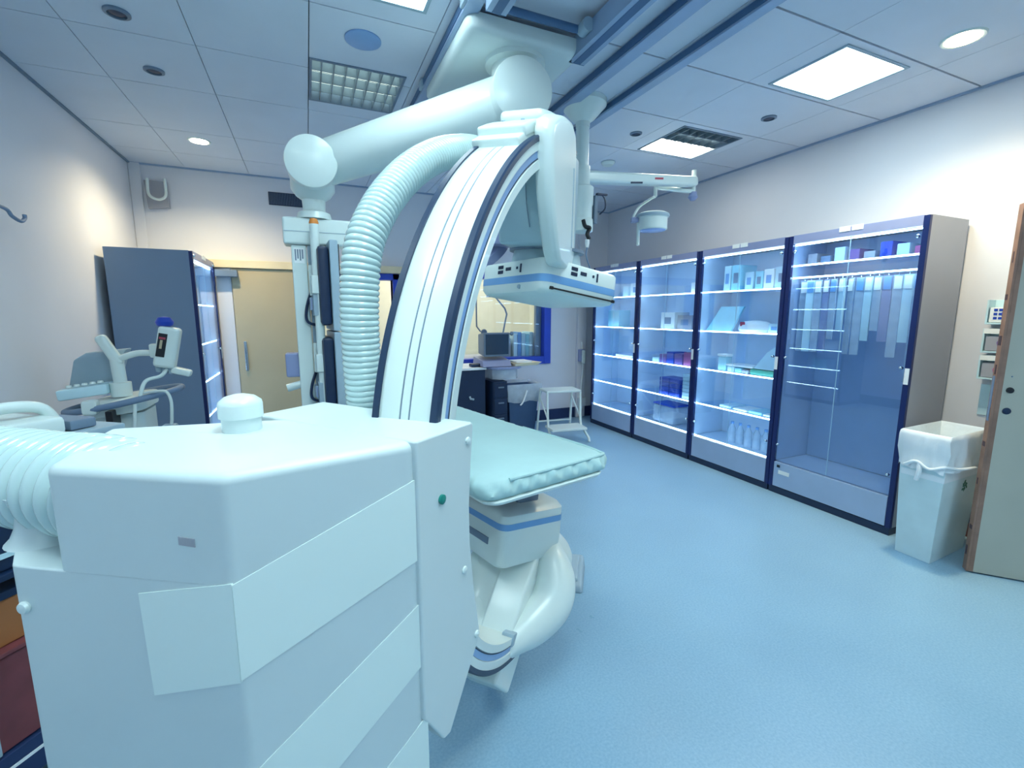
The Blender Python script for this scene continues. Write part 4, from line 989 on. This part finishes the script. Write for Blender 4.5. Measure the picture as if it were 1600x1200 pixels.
# ------------------------------------------------------------------ open door at the right
dr = thing('door_3', 'open cream door leaf at the right edge with worn wooden edge', 'door', (3.82, .52, 0)); struct(dr)
dv = (Vector((3.82, .52, 0)) - Vector((3.27, 1.155, 0))); dl = dv.length; dv.normalize(); dn_ = Vector((dv.y, -dv.x, 0))
o0 = Vector((3.27, 1.155, 0))
def dbox(a0, a1, b0, b1, z0_, z1_, nm, m, bv=0):
    return MB().obox(o0 + dv * (a0 + a1) / 2 + dn_ * (b0 + b1) / 2 + Z * (z0_ + z1_) / 2, dv, dn_, Z, a1 - a0, abs(b1 - b0), z1_ - z0_).build(nm, m, dr, bevel=bv)
dbox(.012, dl, -.04, 0, .008, 1.965, 'leaf', 'doorface', .002)
dbox(0, .012, -.042, .002, .008, 1.965, 'wooden_edge', 'dooredge', .002)
dbox(.012, .03, .0, .0015, .01, 1.96, 'edge_trim', 'dooredge')
dbox(-.002, .0, -.031, -.010, .86, 1.10, 'lock_plate', 'slate')
r5 = random.Random(9)
for k in range(9):
    z_ = .1 + k * .2 + r5.uniform(-.05, .05); dbox(-.0012, 0, -.04 + r5.uniform(0, .02), -.02 + r5.uniform(0, .02), z_, z_ + r5.uniform(.02, .06), 'scuff', 'scuff')
dc = o0 + dv * .06 + Z * 1.03
MB().lathe([(.016, 0), (.014, .008), (.001, .01)], dc, 16, dn_).build('lock_hole', 'black', dr)
MB().lathe([(.018, 0), (.016, .006), (.001, .008)], dc - Z * .11, 16, dn_).build('keyhole', 'navy', dr)
for z_ in (.12, -.18):
    MB().lathe([(.004, 0), (.003, .003), (.001, .004)], dc + Z * z_ * .6, 10, dn_).build('screw', 'slate', dr)
fd = MB(); fd.bx(XR - .03, XR + .13, .56, .64, 0, 2.10); fd.bx(XR - .03, XR + .13, -.42, -.34, 0, 2.10); fd.bx(XR - .03, XR + .13, -.34, .56, 2.03, 2.10)
struct(fd.build('trim_8', 'dooredge', bevel=.004))

# glove dispensers on the right wall by the door
for k, (z, mt, lb) in enumerate(((1.36, 'royal', 'topmost wall dispenser with dark blue gloves beside the open door'), (1.19, 'purple', 'middle wall dispenser with purple gloves beside the open door'), (1.03, 'magenta', 'lowest wall dispenser with pink gloves beside the open door'))):
    t = thing('glove_dispenser', lb, 'glove dispenser', (XR, 1.33, z), 0, 'wall glove dispensers')
    f = MB(); f.bx(XR - .085, XR, 1.235, 1.245, z, z + .145); f.bx(XR - .085, XR, 1.40, 1.41, z, z + .145); f.bx(XR - .085, XR, 1.245, 1.40, z, z + .01); f.bx(XR - .012, XR, 1.245, 1.40, z + .01, z + .145)
    f.build('rack', 'pale', t, bevel=.002)
    MB().bx(XR - .08, XR - .015, 1.25, 1.395, z + .012, z + .10).build('glove_box', 'paper' if k == 0 else 'taupe', t, bevel=.004)
    MB().lathe([(.035, 0), (.04, .012), (.02, .03), (.012, .05), (.001, .052)], (XR - .08, 1.30, z + .06), 10, (-1, -.1, .3)).build('gloves', mt, t)
    if k: MB().bx(XR - .088, XR - .085, 1.24, 1.405, z + .115, z + .145).build('front_lip', 'paper', t, smooth=False)
    else:
        b = MB()
        for i in range(3):
            for j in range(2): b.bx(XR - .082, XR - .080, 1.36 - j * .022, 1.376 - j * .022, z + .03 + i * .024, z + .044 + i * .024)
        b.build('print', 'royal', t, smooth=False)
o = MB().bx(XR - .006, XR, 1.24, 1.41, .80, .99).build('wall_notice', 'pale', smooth=False); tag(o, 'pale blank notice on the wall under the glove dispensers', 'notice')

# ------------------------------------------------------------------ ultrasound cart at left in front of slate cabinet
uc = thing('ultrasound_cart', 'white wheeled medical cart with hand-held unit, before the slate cabinet', 'medical cart', (-1.0, 3.35, 0))
MB().loft([[(x, y, z) for x, y in rrect(-1.16, -.90, 3.22, 3.52, .05)] for z in (.10, .86)]).build('body', 'white', uc, bevel=.0)
MB().loft([[(x, y, z) for x, y in rrect(-1.22, -.80, 3.14, 3.56, .08)] for z in (.05, .10)]).build('base', 'grey', uc)
for x, y in ((-1.18, 3.18), (-.84, 3.18), (-1.18, 3.52), (-.84, 3.52)):
    MB().cyl((x - .012, y, .026), (x + .012, y, .026), .026, seg=16).build('castor', 'black', uc)
MB().loft([[(x, y, z + (x + 1.0) * .12) for x, y in rrect(-1.17, -.88, 3.16, 3.56, .10)] for z in (.865, .93, .945)]).build('worktop', 'white', uc, bevel=.01)
ring = [( -1.0 + .27 * math.cos(R(a)), 3.34 + .235 * math.sin(R(a)), .93 + .05 * math.cos(R(a))) for a in range(0, 360, 12)]
MB().tube(ring + ring[:1], .018, 12, False).build('handle_ring', 'slate', uc)
MB().bx(-1.13, -1.06, 3.10, 3.16, .885, .965).build('ring_clip', 'white', uc, bevel=.015)
b = MB(); b.loft([[(-1.30, 3.45, .98), (-1.06, 3.42, 1.02), (-1.06, 3.50, 1.02), (-1.30, 3.53, .98)], [(-1.24, 3.40, 1.16), (-1.0, 3.38, 1.19), (-1.0, 3.50, 1.19), (-1.24, 3.54, 1.16)], [(-1.18, 3.40, 1.20), (-.98, 3.38, 1.22), (-.98, 3.48, 1.22), (-1.18, 3.52, 1.20)]])
b.build('display', 'grey', uc, bevel=.012)
MB().obox((-1.17, 3.33, .99), (1, .1, .12), (0, 1, 0), (-.1, 0, 1), .22, .14, .06).build('keyboard', 'pale', uc, bevel=.012)
kb = MB()
for i in range(5): kb.lathe([(.016, 0), (.012, .012), (.001, .014)], (-1.24 + i * .035, 3.31, 1.015 + i * .005), 10)
kb.build('keys', 'white', uc)
MB().tube([(-1.015, 3.33, .95), (-1.015, 3.33, 1.03)], .05, 20).build('post_base', 'white', uc)
MB().tube([(-1.015, 3.33, 1.03), (-1.02, 3.33, 1.16)], .032, 18).build('post', 'white', uc)
MB().obox((-1.045, 3.33, 1.215), (-.42, 0, .9), (0, 1, 0), (.9, 0, .42), .19, .06, .055).build('upper_arm', 'white', uc, bevel=.02, seg=3)
MB().tube(spline([(-1.0, 3.32, 1.17), (-.92, 3.32, 1.195), (-.84, 3.31, 1.195), (-.78, 3.30, 1.19)], 6), .018, 12).build('cross_arm', 'white', uc)
MB().bx(-.85, -.79, 3.27, 3.33, 1.17, 1.25).build('arm_end', 'white', uc, bevel=.01)
hh = Vector((-.755, 3.26, 1.23)); ha = Vector((.22, 0, 1)).normalized(); hx = Vector((1, 0, -.22)).normalized()
MB().obox(hh, hx, (0, 1, 0), ha, .105, .09, .24).build('hand_unit', 'white', uc, bevel=.02, seg=3)
MB().obox(hh + Vector((-.018, -.046, .015)), hx, (0, 1, 0), ha, .042, .004, .135).build('display_strip', 'black', uc, bevel=.001)
MB().obox(hh + Vector((-.010, -.049, .055)), hx, (0, 1, 0), ha, .030, .002, .012).build('readout', 'red', uc, smooth=False)
MB().obox(hh + Vector((-.02, -.049, .02)), hx, (0, 1, 0), ha, .012, .002, .05).build('indicator', 'cream', uc, smooth=False)
MB().lathe([(.012, -.02), (.04, .0), (.045, .02), (.03, .045), (.001, .05)], hh + ha * .13 + Vector((-.03, 0, 0)), 20).build('blue_knob', 'royal', uc)
b = MB()
for dx in (-.03, .0, .03): b.lathe([(.017, 0), (.014, -.03), (.001, -.034)], hh - ha * .12 + hx * dx, 12)
b.build('ports', 'grey', uc)
MB().obox((-.70, 3.26, 1.085), (.95, 0, -.3), (0, 1, 0), (.3, 0, .95), .10, .06, .04).build('side_holder', 'white', uc, bevel=.012)
MB().tube(spline([(-.77, 3.25, 1.10), (-.79, 3.2, 1.07), (-.85, 3.16, 1.05), (-.875, 3.14, .98), (-.88, 3.14, .94)], 8), .010, 10).build('cable', 'white', uc)
MB().tube(spline([(-.90, 3.12, .93), (-.905, 3.11, .86), (-.915, 3.11, .74), (-.91, 3.12, .62)], 8), .009, 10).build('cable', 'white', uc)
MB().tube(spline([(-.86, 3.15, .985), (-.78, 3.12, .995), (-.75, 3.12, .985), (-.735, 3.12, .93), (-.74, 3.12, .84), (-.745, 3.12, .80)], 8), .008, 10).build('cable', 'white', uc)
MB().bx(-.79, -.72, 3.09, 3.16, .74, .80).build('probe_cup', 'grey', uc, bevel=.01)
MB().bx(-1.03, -1.0, 3.10, 3.22, .80, .90).build('black_strap', 'black', uc, bevel=.004)

# ------------------------------------------------------------------ trolley at the far left behind the hose
tr = thing('equipment_trolley', 'low trolley with red-brown panel at the lower left edge of the photo', 'trolley', (-.95, 1.85, 0))
yd = Vector((.6, .8, 0)).normalized(); yn = Vector((.8, -.6, 0))
def tbox(a0, a1, b0, b1, z0_, z1_, nm, m, par, bv=.004):
    o_ = Vector((-.77, 1.80, 0)); return MB().obox(o_ + yd * (a0 + a1) / 2 - yn * (b0 + b1) / 2 + Z * (z0_ + z1_) / 2, yd, yn, Z, a1 - a0, b1 - b0, z1_ - z0_).build(nm, m, par, bevel=bv)
tbox(-.30, .24, .0, .32, .16, .44, 'cabinet', 'redwood', tr)
tbox(-.32, -.19, -.008, .0, .16, .36, 'pale_door', 'grey', tr)
tbox(-.32, .26, -.012, .33, .04, .155, 'plinth', 'skirt', tr)
tbox(-.32, .26, -.014, -.012, .105, .115, 'white_line', 'paper', tr, 0)
tbox(-.32, .26, -.01, .33, .445, .46, 'lid', 'redwood', tr)
for a in (-.28, .22):
    o_ = Vector((-.77, 1.80, 0)); p = o_ + yd * a - yn * .16
    MB().cyl(p + yn * .02 + Z * .021, p - yn * .02 + Z * .021, .02, seg=14).build('castor', 'black', tr)
    MB().cyl(p + Z * .46, p + Z * 1.02, .014, seg=12).build('post', 'chrome', tr)
tbox(-.32, .26, -.0, .32, .66, .68, 'shelf', 'navy', tr)
tbox(-.32, .26, -.0, .32, 1.02, 1.04, 'top_tray', 'grey', tr)
t = thing('orange_box', 'orange box on the low trolley at the left edge', 'box', (-.8, 1.8, .46)); tbox(-.22, .16, .02, .22, .461, .60, 'body', 'orangebox', t, .006); tbox(-.23, .17, .015, .225, .60, .625, 'lid', 'navy', t, .004)
t = thing('dark_recorder', 'dark blue device on the trolley shelf under the hose', 'device', (-.8, 1.8, .68)); tbox(-.25, .22, .02, .28, .681, .86, 'case', 'navy', t, .008); tbox(-.22, .18, .016, .02, .72, .735, 'pale_strip', 'pale', t, 0)
t = thing('white_device', 'white device with carrying handle behind the foreground hose', 'device', (-.85, 1.9, 1.04))
tbox(-.24, .10, .02, .26, 1.041, 1.10, 'case', 'white', t, .015)
dvw = Vector((-.77, 1.80, 0)) - yn * .1
MB().tube(spline([dvw + yd * -.22 + Z * 1.09, dvw + yd * -.16 + Z * 1.125, dvw + yd * -.02 + Z * 1.14, dvw + yd * .08 + Z * 1.125, dvw + yd * .12 + Z * 1.07], 6), .018, 12).build('handle', 'white', t)
tbox(.12, .2, .04, .2, 1.041, 1.075, 'grey_end', 'midgrey', t, .008)

# ------------------------------------------------------------------ back of the room: cart, monitor, bin, step stool
dk = thing('dark_cabinet', 'low dark navy cabinet with white top below the control window', 'cabinet', (1.62, 5.0, 0))
MB().bx(1.36, 1.81, 4.86, 5.36, .04, .80).build('body', 'navy', dk, bevel=.006)
MB().bx(1.35, 1.82, 4.84, 5.37, .80, .825).build('top', 'paper', dk, bevel=.005)
MB().bx(1.38, 1.79, 4.88, 5.34, 0, .04).build('plinth', 'black', dk)
MB().tube([(1.62, 4.85, .50), (1.62, 4.83, .48), (1.66, 4.83, .47)], .012, 8).build('handle', 'grey', dk)
o = MB().bx(1.66, 1.78, 4.90, 5.0, .826, .865).build('desk_phone', 'navy', bevel=.012); tag(o, 'small dark phone lying on the white top of the dark cabinet', 'phone')
mc = thing('monitor_cart', 'navy drawer cart with bowed lavender worktop carrying the old monitor', 'cart', (2.1, 4.95, 0))
MB().loft([[(x, y, z) for x, y in rrect(1.875, 2.055, 4.78, 5.2, .03)] for z in (.05, .66)]).build('body', 'navy', mc)
for z in (.12, .30, .48):
    d = MB().bx(1.885, 2.045, 4.768, 4.782, z, z + .155).build('drawer', 'navy', mc, bevel=.004)
    MB().bx(1.93, 2.0, 4.755, 4.768, z + .11, z + .125).build('drawer_pull', 'midgrey', d, bevel=.003)
MB().loft([[(1.83, 5.22, z), (1.84, 4.86, z), (1.92, 4.76, z), (2.06, 4.73, z), (2.19, 4.76, z), (2.26, 4.86, z), (2.27, 5.22, z)] for z in (.80, .83)]).build('worktop', 'lav', mc, bevel=.006)
MB().loft([[(1.90, 5.2, z), (1.90, 4.88, z), (1.97, 4.80, z), (2.06, 4.78, z), (2.16, 4.80, z), (2.22, 4.88, z), (2.23, 5.2, z)] for z in (.68, .80)]).build('basket', 'clearpack', mc)
for x, y in ((1.90, 4.82), (2.03, 4.82), (1.90, 5.16), (2.03, 5.16)): MB().cyl((x - .012, y, .026), (x + .012, y, .026), .025, seg=14).build('castor', 'black', mc)
ct = thing('old_monitor', 'boxy grey monitor with dark screen on the navy drawer cart', 'monitor', (2.0, 5.0, .83))
MB().loft([[(1.80, 4.87, .94), (2.12, 4.87, .94), (2.12, 4.87, 1.215), (1.80, 4.87, 1.215)], [(1.83, 5.15, .96), (2.10, 5.15, .96), (2.10, 5.15, 1.19), (1.83, 5.15, 1.19)]]).build('shell', 'midgrey', ct, bevel=.012)
MB().bx(1.82, 2.10, 4.862, 4.869, .965, 1.195).build('screen', 'crt', ct, bevel=.003)
MB().loft([[(1.76, 4.80, .832), (2.115, 4.80, .832), (2.115, 5.15, .832), (1.76, 5.15, .832)], [(1.77, 4.84, .90), (2.11, 4.84, .90), (2.11, 5.15, .93), (1.77, 5.15, .93)]]).build('base', 'lav', ct, bevel=.01)
MB().lathe([(.02, 0), (.024, .015), (.018, .03), (.001, .032)], (2.13, 4.86, 1.20), 14, (0, -1, 0)).build('dial', 'midgrey', ct)
t = thing('paper_tray', 'cream paper tray sticking out beside the old monitor', 'tray', (2.3, 4.9, .85))
MB().loft([[(2.14, 4.76, .832), (2.42, 4.76, .838), (2.38, 5.0, .838), (2.15, 5.0, .832)], [(2.13, 4.74, .862), (2.47, 4.74, .872), (2.42, 5.02, .872), (2.14, 5.02, .862)]]).build('tray', 'header', t)
MB().bx(2.16, 2.36, 4.78, 5.0, .868, .885).build('sheets', 'paper', t, smooth=False)

# control room behind glass: counter, binders, box, lamp arms, ceiling lamp
o = MB().bx(1.2, 3.3, YB + .14, YB + .75, .80, .86).build('control_counter', 'taupe', bevel=.006); tag(o, 'counter behind the control room window', 'counter')
for k in range(6):
    x = 2.49 + k * .058
    o = MB().bx(x, x + .052, YB + .17, YB + .42, .861, .861 + .30 + .012 * ((k * 5) % 3)).build('binder', ['pale', 'bluestripe', 'pale', 'cyanpack', 'pale', 'paper'][k], bevel=.004)
    tag(o, '%s binder, %s from the left, in the row behind the control window' % (['pale', 'blue', 'pale', 'cyan', 'pale', 'white'][k], ords[k]), 'binder', 'binders behind the control window')
o = MB().bx(2.33, 2.46, YB + .2, YB + .42, .861, 1.10).build('file_box', 'taupe', bevel=.004); tag(o, 'taupe file box left of the binders behind the window', 'box')
t = thing('desk_lamp', 'thin bent dark lamp arm behind the control window glass', 'lamp', (2.45, YB + .5, .86))
MB().tube([(2.42, YB + .5, .89), (2.50, YB + .5, 1.30), (2.53, YB + .5, 1.42), (2.50, YB + .5, 1.50), (2.30, YB + .5, 1.72)], .012, 10).build('arm', 'slate', t)
MB().lathe([(.05, 0), (.05, .02), (.02, .03)], (2.42, YB + .53, .861), 20).build('base', 'slate', t)
MB().lathe([(.02, .03), (.06, -.06), (.06, -.07)], (2.29, YB + .5, 1.72), 20).build('shade', 'slate', t)
t = thing('microphone_rod', 'dark straight rod with round end hanging behind the control window', 'rod', (2.0, YB + .3, 1.5))
MB().tube([(2.05, YB + .4, 1.85), (2.05, YB + .4, 1.26), (2.10, YB + .38, 1.19)], .010, 8).build('rod', 'slate', t); MB().lathe([(.035, -.012), (.045, 0), (.035, .012), (.001, .014)], (2.14, YB + .36, 1.18), 16, (0, -1, 0)).build('head', 'midgrey', t)
MB().bx(1.99, 2.11, YB + .36, YB + .44, 1.85, 1.87).build('mount', 'slate', t)
t = thing('ceiling_light', 'ceiling lamp lighting the control room behind the window', 'ceiling light', (1.8, 6.5, 2.58)); MB().bx(1.2, 2.6, 6.2, 6.8, 2.575, 2.598).build('diffuser', 'ctl_e', t, smooth=False); MB().bx(1.18, 2.62, 6.18, 6.82, 2.590, 2.6).build('frame', 'grey', t, smooth=False)

# blue bin with clear liner
bn = thing('blue_bin', 'blue waste bin with clear liner beside the white step stool', 'bin', (2.3, 4.95, 0))
MB().loft([[(2.12, 4.86, .0), (2.44, 4.86, .0), (2.44, 5.10, .0), (2.12, 5.10, .0)], [(2.08, 4.82, .585), (2.48, 4.82, .585), (2.48, 5.14, .585), (2.08, 5.14, .585)], [(2.095, 4.835, .585), (2.465, 4.835, .585), (2.465, 5.125, .585), (2.095, 5.125, .585)], [(2.135, 4.875, .02), (2.425, 4.875, .02), (2.425, 5.085, .02), (2.135, 5.085, .02)]]).build('body', 'binslate', bn, bevel=.006)
MB().loft([[(2.441, 4.865, .05), (2.444, 4.865, .05), (2.444, 5.09, .05), (2.441, 5.09, .05)], [(2.478, 4.83, .56), (2.483, 4.83, .56), (2.483, 5.13, .56), (2.478, 5.13, .56)]]).build('side_panel', 'bluebin', bn)
bp_ = [(2.06, 4.80), (2.50, 4.80), (2.50, 5.16), (2.06, 5.16)]
MB().loft([lring(ins(bp_, .86), .45, 0, 12), lring(ins(bp_, .93), .60, .0, 12), lring(ins(bp_, .99), .612, 0, 12), lring(ins(bp_, 1.03), .59, .006, 12), lring(ins(bp_, 1.0), .50, .012, 12, 1), lring(ins(bp_, .94), .40, .014, 12, 2)], False, False).build('liner', 'bag', bn)
MB().tube(spline([(2.30, 4.785, .54), (2.27, 4.78, .46), (2.24, 4.775, .40), (2.21, 4.775, .37)], 5), .01, 8).build('liner_knot', 'liner', bn)
# step stool
st = thing('step_stool', 'white metal two-step stool in front of the farthest cabinet', 'step stool', (2.62, 4.55, 0), R(-8))
mw = PM[st.name]['mw']
def SB(): return MB(mw)
SB().bx(-.20, .22, -.08, .18, .535, .565).build('top_step', 'white', st, bevel=.012)
SB().bx(-.20, .22, -.27, -.02, .135, .165).build('lower_step', 'white', st, bevel=.010)
for x in (-.19, .21):
    SB().tube(spline([(x, -.07, .54), (x, -.08, .35), (x, -.11, .17), (x * 1.06, -.20, .10), (x * 1.10, -.28, .05), (x * 1.10, -.30, .008)], 5), .014, 10).build('front_leg', 'white', st)
    SB().tube([(x, .17, .54), (x * 1.06, .25, .008)], .014, 10).build('rear_leg', 'white', st)
    SB().tube([(x, .17, .45), (x, -.08, .25)], .009, 8).build('side_brace', 'white', st)
SB().tube([(-.2, .22, .15), (.22, .22, .15)], .010, 8).build('cross_bar', 'white', st)
# things on the right end of the back wall
o = MB().tube(spline([(3.40, YB - .06, 1.05), (3.42, YB - .07, .70), (3.40, YB - .065, .35), (3.43, YB - .06, .12)], 8), .014, 10).build('wall_cable', 'paper'); tag(o, 'white cable running down the back wall beside the farthest cabinet', 'cable')
t = thing('wall_handset', 'small white handset hooked on the back wall beside the farthest cabinet', 'handset', (3.38, YB - .06, .84)); MB().bx(3.345, 3.44, YB - .10, YB - .05, .78, .95).build('holder', 'lav', t, bevel=.012); MB().bx(3.37, 3.42, YB - .14, YB - .10, .76, .94).build('handset', 'white', t, bevel=.014)
o = MB().bx(3.36, 3.47, YB - .09, YB - .05, .16, .28).build('wall_socket', 'paper', bevel=.006); tag(o, 'white socket box low on the back wall beside the step stool', 'socket')
